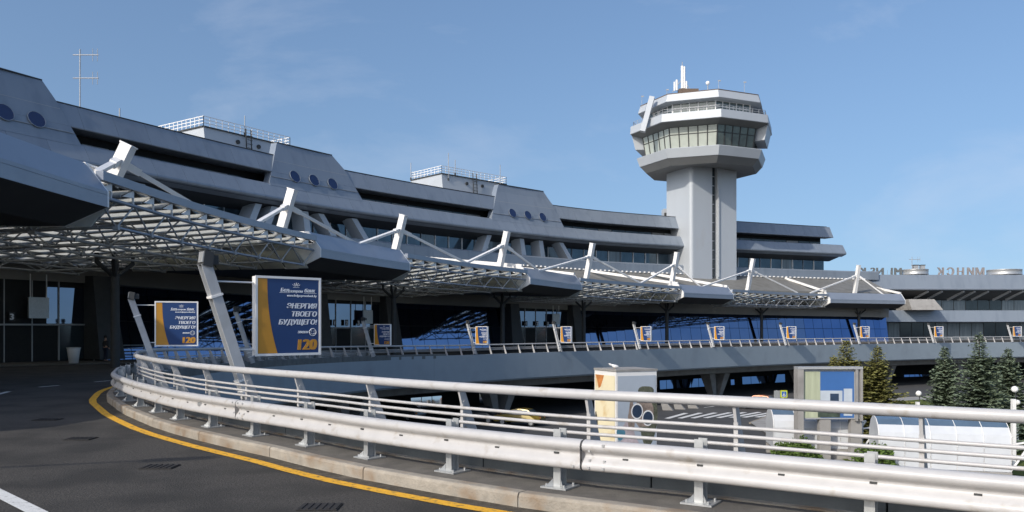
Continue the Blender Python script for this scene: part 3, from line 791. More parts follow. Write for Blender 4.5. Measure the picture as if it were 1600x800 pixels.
rod('lightning_rod', tp1[0].lerp(tp1[1], .45) + Vector((0, 0, .1)), 2.2, 'thin rod at the middle of the larger plant room on the left', 'rod', .05)

# ------------------------------------------------------------------ canopies
def nf(u):       # frame on the canopy edge: v inward, h above the nose edge
    p = N.at(u); l = N.left(u); z = p.z + EYE; return lambda v, h: (p.x + l.x * v, p.y + l.y * v, z + h)
def depth_at(u):
    """distance from the canopy edge inward to the hall's edge beam"""
    p = N.at(u).xy; l = N.left(u); best = 20.0
    for i in range(3, 80):
        q = p + l * (i * .5)
        # distance of q to building line: find nearest
        best_d = 1e9
        for s in SAMP:
            dd = (q - s[0]).length_squared
            if dd < best_d: best_d = dd; near = s
        if (q - near[0]).dot(near[1]) < 9.2: return i * .5 + .4
    return 22.0
SAMP = [(B.at(u).xy, B.right(u)) for u in B.span(0, B.len, 1.5)]
def Nx(x, z_dummy=None): return N.px(x)
uA0 = 2.5
U = {'A0': uA0, 'A1': Nx(168), 'B0': Nx(502), 'B1': Nx(640), 'C0': Nx(829), 'C1': Nx(909), 'D0': Nx(1069), 'D1': Nx(1146), 'E0': Nx(1298), 'E1': Nx(1414)}
NOSE = [(.9, 1.72), (.05, .66), (0, .60), (0, .02), (.05, -.03), (1.7, -.72)]
def nose_box(a, b, lab, endplates=True):
    um = (a + b) / 2; L = V3(N.at(um).xy, nz(um))
    t = thing('canopy_box', lab, 'canopy', L, 'closed canopy bays with silver fascia')
    us = N.span(a, b, 2.0); fs = [nf(u) for u in us]
    mb = MB(); mb.sweep(fs, [(.9, 1.72), (.06, .68), (.0, .60), (.0, .47)]); mb.build('upper_fascia', M_ALU2, t)
    mb = MB(); mb.sweep(fs, [(.0, .44), (.0, .0)]); mb.sweep(fs, [(.015, .47), (.015, .44)]); mb.build('lower_fascia', M_ALU2, t)
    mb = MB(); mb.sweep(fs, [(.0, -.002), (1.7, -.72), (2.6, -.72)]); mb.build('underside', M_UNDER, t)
    for u, s in ((a, -1), (b, 1)):
        q = nf(u); q2 = nf(u + .12 * s); sec = [(.0, 0), (.0, .6), (.9, 1.75), (2.6, 1.75), (2.6, -.74), (1.7, -.74)]
        mb = MB(); v0 = [q(*c) for c in sec]; v1 = [q2(*c) for c in sec]; n = len(sec)
        mb.add(v0 + v1, [tuple(range(n)), tuple(range(n, 2 * n))] + [(i, (i + 1) % n, n + (i + 1) % n, n + i) for i in range(n)])
        mb.build('end_plate', M_WHITE2, t)
    # flat roof strip and soffit running back to the hall
    ds = [depth_at(u) for u in us]
    mb = MB(); top = [f(.9, 1.72) for f in fs]; bk = []
    for u, f, d in zip(us, fs, ds): x, y, z = f(max(d, 3.2), 1.5); bk.append((x, y, min(z, ze(5.9))))
    k = len(us)
    lo_f = [f(2.6, -.72) for f in fs]; lo_b = [Vector(f(max(d, 3.2), -.35)) for f, d in zip(fs, ds)]
    mb.add(top + bk, [(i, i + 1, k + i + 1, k + i) for i in range(k - 1)]); mb.build('roof_sheet', M_ROOFB, t)
    mb = MB(); mb.add(lo_f + lo_b, [(i, i + 1, k + i + 1, k + i) for i in range(k - 1)])
    for i in (0, k - 1): mb.add([lo_f[i], lo_b[i], bk[i], top[i]], [(0, 1, 2, 3)])
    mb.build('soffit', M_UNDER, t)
    return t
def back_roof(a, b, par_):
    pass
SLOPE = 1.25
def canopy(a, b, lab, nt_=4):
    um = (a + b) / 2; L = V3(N.at(um).xy, nz(um))
    t = thing('glazed_canopy', lab, 'canopy', L, 'glazed truss canopies along the terminal')
    n = max(6, int((b - a) / 1.75)); p = (b - a) / n
    us_ = [a + p * i for i in range(n + 1)]
    D = [max(4.0, depth_at(a + p * (i + .5))) for i in range(n)]
    for i in range(n):
        u0 = us_[i]; d = D[i]
        f0, f1, f2 = nf(u0 + .02), nf(u0 + p * .52), nf(u0 + p * .98)
        cb = 0.0
        def zb(f, h, v): x, y, z = f(v, h); return Vector((x, y, z - SLOPE * v / d))
        mb = MB()                                  # translucent tilted pane
        A = [zb(f0, .80, .55), zb(f1, 1.14, .55), zb(f1, 1.14, d), zb(f0, .80, d)]; dn = Vector((0, 0, -.04))
        mb.add(A + [v + dn for v in A], [(0, 1, 2, 3), (7, 6, 5, 4), (0, 1, 5, 4), (1, 2, 6, 5), (2, 3, 7, 6), (3, 0, 4, 7)])
        mb.build('louvre_pane', M_TRANS, t)
        mb = MB()                                  # opaque slat of the saw-tooth
        A = [zb(f1, 1.16, .5), zb(f2, 1.02, .5), zb(f2, 1.02, d), zb(f1, 1.16, d)]; dn = Vector((0, 0, -.05))
        mb.add(A + [v + dn for v in A], [(0, 1, 2, 3), (7, 6, 5, 4), (0, 1, 5, 4), (1, 2, 6, 5), (2, 3, 7, 6), (3, 0, 4, 7)])
        o = mb.build('slat', M_SLAT, t)
        mb = MB(); mb.add([f0(.4, .72), f1(.4, 1.12), f1(.4, .78), f0(.46, .72), f1(.46, 1.12), f1(.46, .78)], [(0, 1, 2), (3, 4, 5), (0, 1, 4, 3), (1, 2, 5, 4), (2, 0, 3, 5)])
        mb.bar(f1(.45, .5), f1(.45, 1.1), .05, .08); mb.build('louvre_bracket', M_WHITE2, t)
        mb = MB(); mb.tube([f0(.5, .72), f0(d, .72 - SLOPE)], .05, 4, smooth=False); mb.build('purlin', M_GREYST, t)
    for e_, sg in ((a, 1), (b, -1)):                # glazing curving down to the closed bays
        prof = [(3.6, .74), (2.6, .62), (1.6, .30), (.75, -.22), (.08, -.70)]; nv = max(2, int(min(D) * .75 / 1.7)); wv = min(D) * .75 / nv
        for q in range(nv):
            for (s0_, h0_), (s1_, h1_) in zip(prof, prof[1:]):
                f0, f1 = nf(e_ + sg * (s0_ - .03)), nf(e_ + sg * (s1_ + .03)); v0, v1 = .75 + q * wv + .06, .75 + (q + 1) * wv - .06
                A = [Vector(f0(v0, h0_)), Vector(f1(v0, h1_)), Vector(f1(v1, h1_)), Vector(f0(v1, h0_))]; dn = Vector((0, 0, -.03)); mb = MB()
                mb.add(A + [v + dn for v in A], [(0, 1, 2, 3), (7, 6, 5, 4), (0, 1, 5, 4), (1, 2, 6, 5), (2, 3, 7, 6), (3, 0, 4, 7)]); mb.build('curved_pane', M_TRANS, t)
    us2 = N.span(a, b, 1.5)
    mb = MB(); mb.sweep([nf(u) for u in us2], [(.25, 1.08), (.25, 1.44), (.55, 1.44), (.55, 1.08)], closed=True, caps=True); mb.build('edge_beam', M_ALU2, t)
    # trusses parallel to the edge and across
    dm = min(D)
    vs_ = [.5] + [.5 + (dm - 1.2) * k / nt_ for k in range(1, nt_ + 1)]
    m = max(4, int((b - a) / 2.6)); w = (b - a) / m
    for j, v in enumerate(vs_):
        web = MB(); up = .50 - SLOPE * v / max(D); lo = (-.72 - .35 * v / max(D)) if j else -.6
        for i in range(m):
            A_, B_, C_ = nf(a + w * i), nf(a + w * (i + .5)), nf(a + w * (i + 1))
            web.tube([A_(v, up), B_(v, lo)], .042, 5); web.tube([B_(v, lo), C_(v, up)], .042, 5)
            web.obox(B_(v, lo), (.11, 0, 0), (0, .11, 0), (0, 0, .09))
        tr = web.build('truss_web', M_GREYST, t)
        fs = [nf(u) for u in us2]
        mb = MB(); mb.tube([f(v, up) for f in fs], .085 if j == 0 else .065, 6); mb.build('top_chord', M_ALU2 if j == 0 else M_GREYST, tr)
        fs = [nf(u) for u in N.span(a + w * .5, b - w * .5, 1.5)]
        mb = MB(); mb.tube([f(v, lo) for f in fs], .07, 6); mb.build('bottom_chord', M_ALU2 if j == 0 else M_GREYST, tr)
    for i in range(0, m, 2):
        f = nf(a + w * (i + .5)); web = MB(); k = max(3, int(dm / 2.4)); s = (dm - .6) / k
        for q in range(k):
            web.tube([f(.5 + s * q, .50 - SLOPE * (.5 + s * q) / max(D)), f(.5 + s * (q + .5), -.72 - .3 * q / k)], .04, 5); web.tube([f(.5 + s * (q + .5), -.72 - .3 * q / k), f(.5 + s * (q + 1), .5 - SLOPE * (.5 + s * (q + 1)) / max(D))], .04, 5)
        web.tube([f(.5, -.6), f(dm, -1.0)], .06, 5); web.tube([f(.5, .5), f(dm, .5 - SLOPE * dm / max(D))], .06, 5)
        web.build('cross_truss', M_GREYST, t)
    return t
nose_box(U['A0'], U['A1'], 'nearest closed canopy bay, huge dark underside at the left edge')
nose_box(U['B0'], U['B1'], 'closed silver canopy bay just above and right of the big billboard')
nose_box(U['C0'], U['C1'], 'closed silver canopy bay in the middle, below the third raised block')
nose_box(U['D0'], U['D1'], 'closed silver canopy bay in front of the control tower foot')
nose_box(U['E0'], U['E1'], 'farthest closed canopy bay, long silver box at the right end of the row')
canopy(U['A1'] + .15, U['B0'] - .15, 'nearest glazed truss canopy over the leaning lamp pole', 5)
canopy(U['B1'] + .15, U['C0'] - .15, 'second glazed truss canopy from the left, right of the first two closed bays', 4)
canopy(U['C1'] + .15, U['D0'] - .15, 'third glazed truss canopy, left of the tower foot', 4)
canopy(U['D1'] + .15, U['E0'] - .15, 'farthest glazed truss canopy, right of the tower foot', 3)
# opaque roof between the glazed strip and the hall wall
mb = MB(); us = B.span(S0 + 4, HALL_END, 3.0)
mb.sweep([bf(u) for u in us], [(9.6, ze(4.3)), (9.6, ze(5.75)), (9.2, ze(5.95)), (2.3, ze(8.42)), (2.3, ze(8.2)), (9.0, ze(4.3))], closed=True, caps=True); mb.build('sloping_canopy_roof', M_ROOFB, term)
mb = MB()
for u in B.span(S0 + 4, HALL_END, .9)[:-1]:
    q = bf(u); mb.bar(q(2.6, ze(8.43)), q(2.6, ze(8.62)), .4, .25)
mb.build('roof_rib_trim', M_WHITE2, term, kind='stuff')
# raised side walls where the closed bays run back to the hall
for key in ('C0', 'C1', 'D0', 'D1', 'E0', 'E1'):
    f = nf(U[key]); p = Vector(f(1.0, 1.75)); l = N.left(U[key])
    d = depth_at(U[key]); q = p + V3(l, 0) * (d + 4.5); q.z = ze(8.3)
    if key == 'E1': q.z = ze(7.4)
    mb = MB(); mb.bar(p + Vector((0, 0, .1)), q, .25, .35); mb.build('valley_wall', M_WHITE2, term)

# masts with tie rods
def mast(x, ytop, v, lab, xl, xr, z0=1.05):
    """x = picture column of the mast's top"""
    # plan position: where the line v inside the canopy edge is seen at column x
    u = N.px(x, -v); f = nf(u); Y = f(v, 0)[1]; H = (HY - ytop) / F * Y + EYE
    base = Vector(f(v + 1.0, 0)); base.z = nz(u) + z0; top = Vector(f(v - .1, 0)); top.z = H
    t = thing('canopy_mast', lab, 'mast', base, 'white masts with tie rods on the canopies')
    tt = V3(N.tan(u), 0); d = (top - base).normalized(); n_ = tt.cross(d).normalized()
    mb = MB(); h = .26
    mb.obox((base + top) / 2, (top - base) / 2, tt * h, n_ * h); mb.build('post', M_WHITE2, t)
    mb = MB(); mb.obox(top + d * .04, d * .035, tt * (h + .03), n_ * (h + .03)); mb.build('cap', M_WHITE2, t)
    j = base.lerp(top, .68)
    for xx, s in ((xl, -1), (xr, 1)):
        ue = N.px(xx, -1.0); e = Vector(nf(ue)(.9, 1.5))
        if s * (ue - u) < 1.5: ue = u + s * 3.0; e = Vector(nf(ue)(.9, 1.5))
        st = j + tt * s * h
        mb = MB()
        mb.obox((st + e) / 2, (e - st) / 2, n_ * .12, (e - st).cross(n_).normalized() * .10)
        mb.obox(st + (e - st).normalized() * .45, (e - st).normalized() * .5, n_ * .16, (e - st).cross(n_).normalized() * .16)
        mb.build('tie_rod', M_WHITE2, t)
    return t
mast(197, 228, 1.5, 'nearest white canopy mast, big and sunlit beside the left fascia', 147, 300)
mast(455, 297, 2.0, 'white canopy mast below the second raised block with paired tie rods', 400, 560)
mast(629, 337, 2.0, 'leaning white canopy mast at the right end of the second closed bay', 556, 727)
mast(791, 363, 2.0, 'grey shaded canopy mast at the left end of the middle closed bay', 727, 843)
mast(925, 381, 2.0, 'white canopy mast at the right end of the middle closed bay', 838, 1000)
mast(1057, 395, 2.2, 'grey canopy mast left of the tower foot', 1000, 1094)
mast(1176, 405, 2.0, 'white canopy mast right of the tower foot', 1094, 1245)
mast(1341, 415, 2.0, 'farthest grey canopy mast in front of the reversed roof letters', 1265, 1380)

# small white roof box by the first bay
p = at(130, 258, 33); t = thing('roof_hatch', 'small white hatch box on top of the nearest closed canopy bay', 'hatch', p - Vector((0, 0, .35)))
mb = MB(); mb.box(p.x - .4, p.x + .25, p.y - .3, p.y + .5, p.z - .5, p.z - .05); mb.build('body', M_WHITE2, t)
mb = MB(); mb.box(p.x - .6, p.x + .3, p.y - .4, p.y + .6, p.z - .048, p.z + .04); mb.build('lid', M_WHITE2, t)

# dark Y columns carrying the canopies
def ycol(x, v, lab):
    u = N.px(x, -v); p = Vector(nf(u)(v, 0)); z0 = zd(p.y) + .02; zt = p.z - .55
    t = thing('canopy_column', lab, 'column', (p.x, p.y, z0), 'dark forked columns under the canopies')
    mb = MB(); b = Vector((p.x, p.y, z0)); k = b.copy(); k.z = zt - 1.1
    mb.tube([b, k], .27, 8, .24, smooth=True); mb.build('shaft', M_DARKST, t)
    tt, l = V3(N.tan(u), 0), V3(N.left(u), 0)
    for d in (tt * .9 + l * .5, -tt * .9 + l * .5, tt * .9 - l * .5, -tt * .9 - l * .5):
        mb = MB(); e = k + d; e.z = zt - .45; mb.tube([k - Vector((0, 0, .2)), e, e + Vector((0, 0, .5))], .13, 6); mb.build('fork_arm', M_DARKST, t)
for x, v, lab in ((180, 8, 'dark forked column nearest the camera, beside the standing person'), (615, 7, 'dark forked column just right of the numbered entrance'),
                  (785, 6, 'dark forked column left of the farther entrance'), (912, 6, 'dark forked column between the farther entrance and the tower'),
                  (1042, 5.5, 'dark forked column below the tower foot'), (1190, 5, 'dark forked column lost in shade right of the tower'),
                  (1342, 4, 'last dark forked column in front of the bright blue glass')):
    ycol(x, v, lab)

# ------------------------------------------------------------------ billboards on leaning poles along the railing
PW, PH = 1.42, 1.58
def poster_meshes():
    """panel in local space: x outwards from pole, front faces -y, z up; origin at the panel's lower inner corner"""
    out = []
    mb = MB(); mb.box(0, PW, 0, .16, 0, PH); out.append(('panel_box', mb.mesh('panel_box', M_WHITE2)))
    mb = MB()
    for a in ((-.012, PW + .012, -.02, .0, -.012, .035), (-.012, PW + .012, -.02, .0, PH - .035, PH + .012), (-.012, .035, -.02, .0, .035, PH - .035), (PW - .035, PW + .012, -.02, .0, .035, PH - .035)): mb.box(*a)
    out.append(('panel_frame', mb.mesh('panel_frame', M_WHITE2)))
    mb = MB(); mb.box(.036, PW - .036, -.006, -.001, .036, PH - .036); out.append(('poster', mb.mesh('poster', M_NAVY)))
    mb = MB(); n = 14; lft = [(.04, .04 + (PH - .08) * k / n) for k in range(n + 1)]
    rgt = [(.04 + .20 + .22 * (1 - k / n) ** 2.2, .04 + (PH - .08) * k / n) for k in range(n + 1)]
    vs = [(x, -.009, z) for x, z in lft] + [(x, -.009, z) for x, z in rgt]; m = n + 1
    mb.add(vs, [(i, m + i, m + i + 1, i + 1) for i in range(n)]); out.append(('orange_band', mb.mesh('orange_band', M_ORANGE)))
    mb = MB(); X, Zu = (1, 0, 0), (0, 0, 1); rt = PW - .09
    for s, z, sz in (('ЭНЕРГИЯ', .95, .145), ('ТВОЕГО', .785, .145), ('БУДУЩЕГО!', .62, .145)):
        text_mb(mb, s, sz, (rt, -.010, z), X, Zu, .004, .22, 0, 'RIGHT')
    text_mb(mb, 'звони', .085, (rt - .19, -.010, .44), X, Zu, .004, .22, 0, 'RIGHT')
    out.append(('slogan_lettering', mb.mesh('slogan_lettering', M_LETTER))); mb = MB()
    mb.tube([(rt - .085 + .075 * math.cos(k * math.pi / 9), -.010, .46 + .075 * math.sin(k * math.pi / 9)) for k in range(19)], .008, 4, cap=False)
    for dx in (-.028, .028): mb.box(rt - .085 + dx - .009, rt - .085 + dx + .009, -.012, -.009, .475, .497)
    mb.tube([(rt - .085 + .042 * math.cos(k), -.010, .455 + .036 * math.sin(k)) for k in (3.4, 3.9, 4.4, 4.9, 5.4, 5.95)], .007, 4)
    out.append(('smiling_face', mb.mesh('smiling_face', M_LETTER)))
    mb = MB()
    text_mb(mb, 'Бел', .105, (.52, -.010, 1.285), X, Zu, .004, .2, 0); text_mb(mb, 'газпром', .078, (.70, -.010, 1.275), X, Zu, .004, .2, 0); text_mb(mb, 'банк', .105, (1.05, -.010, 1.285), X, Zu, .004, .2, 0)
    mb.box(.5, .72, -.011, -.009, 1.262, 1.27); mb.box(1.04, rt, -.011, -.009, 1.262, 1.27)
    text_mb(mb, 'www.belgazprombank.by', .066, (rt, -.010, 1.19), X, Zu, .004, .2, 0, 'RIGHT')
    for k in range(5):
        a = math.pi * (.18 + .16 * k); c = (.87, 1.39)
        mb.tube([(c[0] + .03 * math.cos(a), -.010, c[1] + .02 * math.sin(a)), (c[0] + .1 * math.cos(a), -.010, c[1] + .085 * math.sin(a))], .006, 4)
    mb.box(.80, .94, -.011, -.009, 1.375, 1.383)
    out.append(('bank_lettering', mb.mesh('bank_lettering', M_LETTER)))
    mb = MB(); text_mb(mb, '120', .31, (rt - .01, -.010, .10), X, Zu, .006, .1, 0, 'RIGHT', weight=.075); out.append(('phone_number', mb.mesh('phone_number', M_ORANGE)))
    return out
PMESH = poster_meshes()
def lean_pole(L):
    """leaning I-section lamp pole; local y towards the road, leaning that way by 0.36 per metre"""
    out = []; k = .33; up = Vector((0, k, 1)).normalized(); b = Vector((0, 0, 0)); e = up * L; n = Vector((0, 1, -k)).normalized()
    mb = MB(); mb.obox(b.lerp(e, .5) + n * .02, up * L / 2, (.085, 0, 0), n * .012)
    for s in (-1, 1): mb.obox(b.lerp(e, .5) + Vector((.093 * s, 0, 0)), up * L / 2, (.008, 0, 0), n * .10)
    out.append(('pole', mb.mesh('pole', M_POLE)))
    for f in (.12, .2, .78):
        mb = MB(); mb.obox(b.lerp(e, f), up * .02, (.12, 0, 0), n * .12); out.append(('clamp', mb.mesh('clamp', M_WHITE2)))
    mb = MB(); mb.tube([b + Vector((.09, .15, .15)), b + Vector((.09, .13, .45)), b + Vector((.03, .1, .5))], .02, 6); out.append(('hook', mb.mesh('hook', M_WHITE2)))
    mb = MB(); c = e + Vector((0, -.03, .02)); mb.obox(c + Vector((0, 0, .06)), (.15, 0, 0), (0, .09, .02), (0, -.02, .14)); mb.obox(c + Vector((.05, -.15, .05)), (.12, 0, 0), (0, .07, 0), (0, 0, .09))
    out.append(('floodlight', mb.mesh('floodlight', M_DARKST)))
    mb = MB(); mb.obox(c + Vector((-.02, .098, .09)), (.11, 0, 0), (0, .008, .002), (0, -.014, .10)); out.append(('lamp_glass', mb.mesh('lamp_glass', M_GALV)))
    return out
POLE = {}
def billboard(u, scale, lab, pole_len=2.95, panel_z=.9, gap=.10):
    p = K.at(u).xy - K.left(u) * .95; z = zd(p.y) + .38; tt = K.tan(u); rz = math.atan2(tt.y, tt.x)
    t = thing('billboard', lab, 'billboard', (p.x, p.y, z), 'blue and orange bank billboards along the railing', rz); t.scale = (scale,) * 3
    if pole_len not in POLE: POLE[pole_len] = lean_pole(pole_len)
    pole = None
    for nm, me in POLE[pole_len]:
        if nm == 'pole': pole = place(nm, me, t)
        else: place(nm, me, pole if nm != 'lamp_glass' else fl)
        if nm == 'floodlight': fl = [o for o in pole.children if o.name.startswith('floodlight')][0]
    # panel: local x (along panel) points outwards = -y of the pole frame; front faces against the travel direction
    box = None
    for nm, me in PMESH:
        if nm == 'panel_box':
            box = place(nm, me, t, (0, -gap, panel_z), (0, 0, R(-90)))
        else: place(nm, me, box)
    mb = MB(); mb.tube([(0.08, .33 * (panel_z + .12), panel_z + .12), (0.08, -gap - .1, panel_z + .12)], .025, 6); place('bracket', mb.mesh('bracket', M_WHITE2), t); mb = MB(); mb.tube([(0.08, .33 * (panel_z + 1.45), panel_z + 1.45), (0.08, -gap - .1, panel_z + 1.45)], .018, 6)
    place('bracket', mb.mesh('bracket', M_WHITE2), t)
    return t
bcols = [(392, 'big blue billboard nearest the camera, on its leaning pole behind the railing'), (236, 'second blue billboard, left of the big one, in the canopy shade'),
         (395, 'blue billboard mostly hidden behind the big near one'), (583, 'blue billboard with orange side beside the numbered entrance'),
         (742, 'dark blue billboard between the two farther entrances'), (875, 'blue billboard beside the farther entrance, white side lit'),
         (1000, 'shaded blue billboard left of the tower foot, before mirror glass'), (1115, 'sunlit billboard below the tower foot'),
         (1228, 'sunlit billboard at the left end of the bright blue glass'), (1343, 'sunlit billboard in front of the right end of the blue glass'),
         (1459, 'sunlit billboard in front of the dark wing windows'), (1582, 'sunlit billboard at the right edge of the picture')]
last = 0
for i, (x, lab) in enumerate(bcols):
    lo = K.px(x, .95, 0, 46) if i in (0, 1) else None
    if i == 0: u = K.px(x, .95, 0, 60)
    elif i == 1: u = next(uu for uu in K.span(0, 80, .2) if K.at(uu).y > 24.2)
    else: u = K.px(x, .95, U_SPLIT - 6, K.len)
    if u is None: continue
    billboard(u, (.95, .84)[i] if i < 2 else .95, lab, panel_z=(1.02, 1.12)[i] if i < 2 else .9, gap=-.15 if i == 1 else .10)

# ------------------------------------------------------------------ control tower
TC = Vector((31.4, 137.0)); _al = math.atan2(TC.x, TC.y)
TW = Vector((-math.sin(_al), -math.cos(_al))); LF = Vector((-math.cos(_al), math.sin(_al)))
tow = thing('control_tower', 'grey airport control tower with octagonal glazed cab above the roof', 'tower', V3(TC, GZ))
def TP(phi, r, z): a = R(phi); p = TC + (LF * math.sin(a) + TW * math.cos(a)) * r; return Vector((p.x, p.y, z + EYE))
OC = [8 + 22.5 + 45 * k for k in range(8)]        # octagon corners
def octo(name, prof, m, closed=False, smooth=False, par_=tow):
    mb = MB(); n = 8; vs = [TP(a, r, z) for r, z in prof for a in OC]
    k = len(prof)
    fs = [(i * n + j, i * n + (j + 1) % n, ((i + 1) % k) * n + (j + 1) % n, ((i + 1) % k) * n + j) for i in range(k if closed else k - 1) for j in range(n)]
    mb.add(vs, fs); return mb.build(name, m, par_)
# shaft: rectangular plan with a rounded corner and a recessed window strip
e1 = (LF * math.sin(R(53)) + TW * math.cos(R(53))); e2 = (LF * math.sin(R(-37)) + TW * math.cos(R(-37)))   # normals of the left and right faces
e1, e2 = e1.normalized(), e2.normalized(); HA, HB = 4.55, 3.35       # half size along e1 (depth of right face) and along e2
pl = []
def SP(a, b): return TC + e1 * a + e2 * b
for k in range(7):
    an = math.pi / 2 * k / 6; pl.append(SP(HA - .55 + .55 * math.cos(an), HB - .55 + .55 * math.sin(an)))
s0, s1 = -.1, .75
pl += [SP(.35, HB), SP(.35, HB - .8), SP(-.75, HB - .8), SP(-.75, HB), SP(-HA, HB), SP(-HA, -HB), SP(HA, -HB)]
mb = MB(); mb.prism([V3(p, ze(7)) for p in pl], (0, 0, 19.0)); shaft = mb.build('shaft', M_TOWER, tow)
for k in range(12):
    z0 = ze(8 + k * 1.5); mb = MB()
    mb.obox(V3(SP(-.2, HB - .74), z0 + .7), V3(e1 * .48, 0), V3(e2 * .03, 0), (0, 0, .68)); mb.build('strip_window', M_GLASSD, tow)
mb = MB(); mb.obox(V3(SP(-.86, HB + .1), ze(15.2)), V3(e1 * .09, 0), V3(e2 * .12, 0), (0, 0, 7.2)); mb.build('fin', M_TOWER, tow)
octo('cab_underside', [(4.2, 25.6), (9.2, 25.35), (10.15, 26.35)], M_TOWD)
octo('lower_gallery', [(10.1, 26.35), (10.25, 26.4), (10.75, 27.75), (10.6, 27.85), (9.3, 27.8), (9.3, 26.4)], M_TOWER)
octo('cab_core', [(8.6, 27.6), (8.9, 31.4)], M_BLACK)
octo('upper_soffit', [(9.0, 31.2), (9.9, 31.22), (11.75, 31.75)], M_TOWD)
octo('upper_gallery', [(11.7, 31.72), (11.85, 31.8), (11.75, 33.05), (11.5, 33.1), (9.2, 33.0)], M_TOWER)
octo('top_cab_core', [(8.2, 33.0), (8.3, 35.3)], M_BLACK)
octo('roof_overhang', [(8.0, 35.1), (10.4, 35.12), (10.55, 35.2), (10.15, 36.4), (10.0, 36.45), (0.01, 36.3)], M_TOWER)
octo('roof_trim', [(10.18, 36.4), (10.2, 36.52), (9.95, 36.52), (9.95, 36.4)], M_RUSTY, True)
def cab_glass(rb, zb, rt, zt, rows, ncol, faces, m_lit, m_dark, name):
    for j in faces:
        a0, a1 = OC[j], OC[(j + 1) % 8]
        P = lambda s, h: TP(a0, rb + (rt - rb) * h, zb + (zt - zb) * h).lerp(TP(a1, rb + (rt - rb) * h, zb + (zt - zb) * h), s)
        c = (P(0, 0) + P(1, 1)) / 2 - V3(TC, 0); c.z = 0; c.normalize(); up = (P(.5, 1) - P(.5, 0)).normalized()
        m = m_lit if (c.x * -.85 + c.y * -.53) > .15 else m_dark  # sun-facing faces take the lit glazing colour, the rest a copy coloured as shaded
        hs = [0] + rows + [1]
        fr_m = MB()
        for i in range(ncol):
            for k in range(len(hs) - 1):
                mb = MB(); g = .012; A = [P(i / ncol + g, hs[k] + .02), P((i + 1) / ncol - g, hs[k] + .02), P((i + 1) / ncol - g, hs[k + 1] - .02), P(i / ncol + g, hs[k + 1] - .02)]
                mb.prism(A, -c * .05); mb.build('window_pane', m, tow)
        for i in range(ncol + 1): fr_m.bar(P(i / ncol, 0) - c * .0, P(i / ncol, 1) - c * .0, .13, .16, c)
        for h in hs: fr_m.bar(P(0, h) - c * .01, P(1, h) - c * .01, .10, .14, c)
        fr_m.build(name, M_DARKST if name == 'window_frame' else M_WHITE2, tow)
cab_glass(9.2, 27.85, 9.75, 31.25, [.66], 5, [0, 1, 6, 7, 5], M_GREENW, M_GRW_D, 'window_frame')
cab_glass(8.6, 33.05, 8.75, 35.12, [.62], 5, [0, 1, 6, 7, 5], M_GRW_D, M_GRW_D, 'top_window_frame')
# gallery railings, solid side pods, slanting fin
for j in range(8):
    a, b = TP(OC[j], 11.3, 33.1), TP(OC[(j + 1) % 8], 11.3, 33.1); mb = MB()
    for h in (.35, .7): mb.bar(a + Vector((0, 0, h)), b + Vector((0, 0, h)), .05, .05)
    for k in range(8): c = a.lerp(b, k / 7); mb.bar(c, c + Vector((0, 0, .7)), .05, .05)
    mb.build('gallery_rail', M_GREYST, tow)
for phi in (98, -82):
    mb = MB(); w = 19
    mb.add([TP(phi - w, 9.2, 29.4), TP(phi + w, 9.2, 29.4), TP(phi + w, 10.9, 29.4), TP(phi - w, 10.9, 29.4), TP(phi - w, 9.2, 31.9), TP(phi + w, 9.2, 31.9), TP(phi + w, 11.5, 31.9), TP(phi - w, 11.5, 31.9)],
           [(0, 1, 2, 3), (4, 5, 6, 7), (0, 1, 5, 4), (1, 2, 6, 5), (2, 3, 7, 6), (3, 0, 4, 7)]); mb.build('side_pod', M_TOWER, tow)
mb = MB(); a, b = TP(46, 10.6, 36.5), TP(48, 12.2, 30.9); d = (b - a); c = V3(LF, 0)
mb.bar(a, b, .8, .9, V3(TW, 0)); mb.build('slanting_duct', M_TOWER, tow)
# hut beside the shaft
p = at(1047, 338, 141); mb = MB(); mb.box(p.x - 1.1, p.x + .9, p.y, p.y + 2, p.z - 1, p.z + 1.3); hut = mb.build('roof_hut', M_TOWER, term)
mb = MB(); mb.box(p.x - 1.0, p.x - .5, p.y - .06, p.y - .01, p.z - .5, p.z + .6); mb.build('hut_opening', M_DARKST, hut)
# aerials on the tower
def tow_thing(nm, lab, cat, x, y, Y): return thing(nm, lab, cat, at(x, y, Y))
b = at(1066, 143, 136); t = thing('tower_aerial', 'cluster of white tube aerials on the control tower roof', 'antenna', b)
for dx, z0, z1, r in ((0, .5, 4.2, .22), (.35, .5, 4.1, .18), (-.9, .2, 1.9, .2), (-1.3, .1, 1.6, .12), (.7, .3, 1.7, .15)):
    mb = MB(); mb.tube([b + Vector((dx, 0, z0)), b + Vector((dx, 0, z1))], r, 8); mb.build('tube_aerial', M_WHITE2, t)
mb = MB(); mb.tube([b + Vector((-1.6, 0, -.1)), b + Vector((.1, 0, 2.2))], .06, 5); mb.tube([b + Vector((1.5, 0, -.1)), b + Vector((.2, 0, 2.2))], .06, 5); mb.tube([b, b + Vector((0, 0, 4.9))], .06, 5); mb.build('lattice', M_GREYST, t)
mb = MB(); mb.box(b.x - .6, b.x + 2.6, b.y - .5, b.y + .8, b.z - .5, b.z + .35); mb.build('cable_box', M_RUSTY, t)
b = at(1106, 141, 133); t = thing('radar_dome', 'small white ball antenna on the tower roof', 'antenna', b)
mb = MB(); mb.tube([b, b + Vector((0, 0, .9))], .08, 6); mb.build('stalk', M_GREYST, t)
mb = MB(); mb.lathe(b + Vector((0, 0, 1.15)), [(.34 * math.sin(math.pi * k / 8) + .001, -.34 * math.cos(math.pi * k / 8)) for k in range(9)], 12); mb.build('ball', M_WHITE2, t)
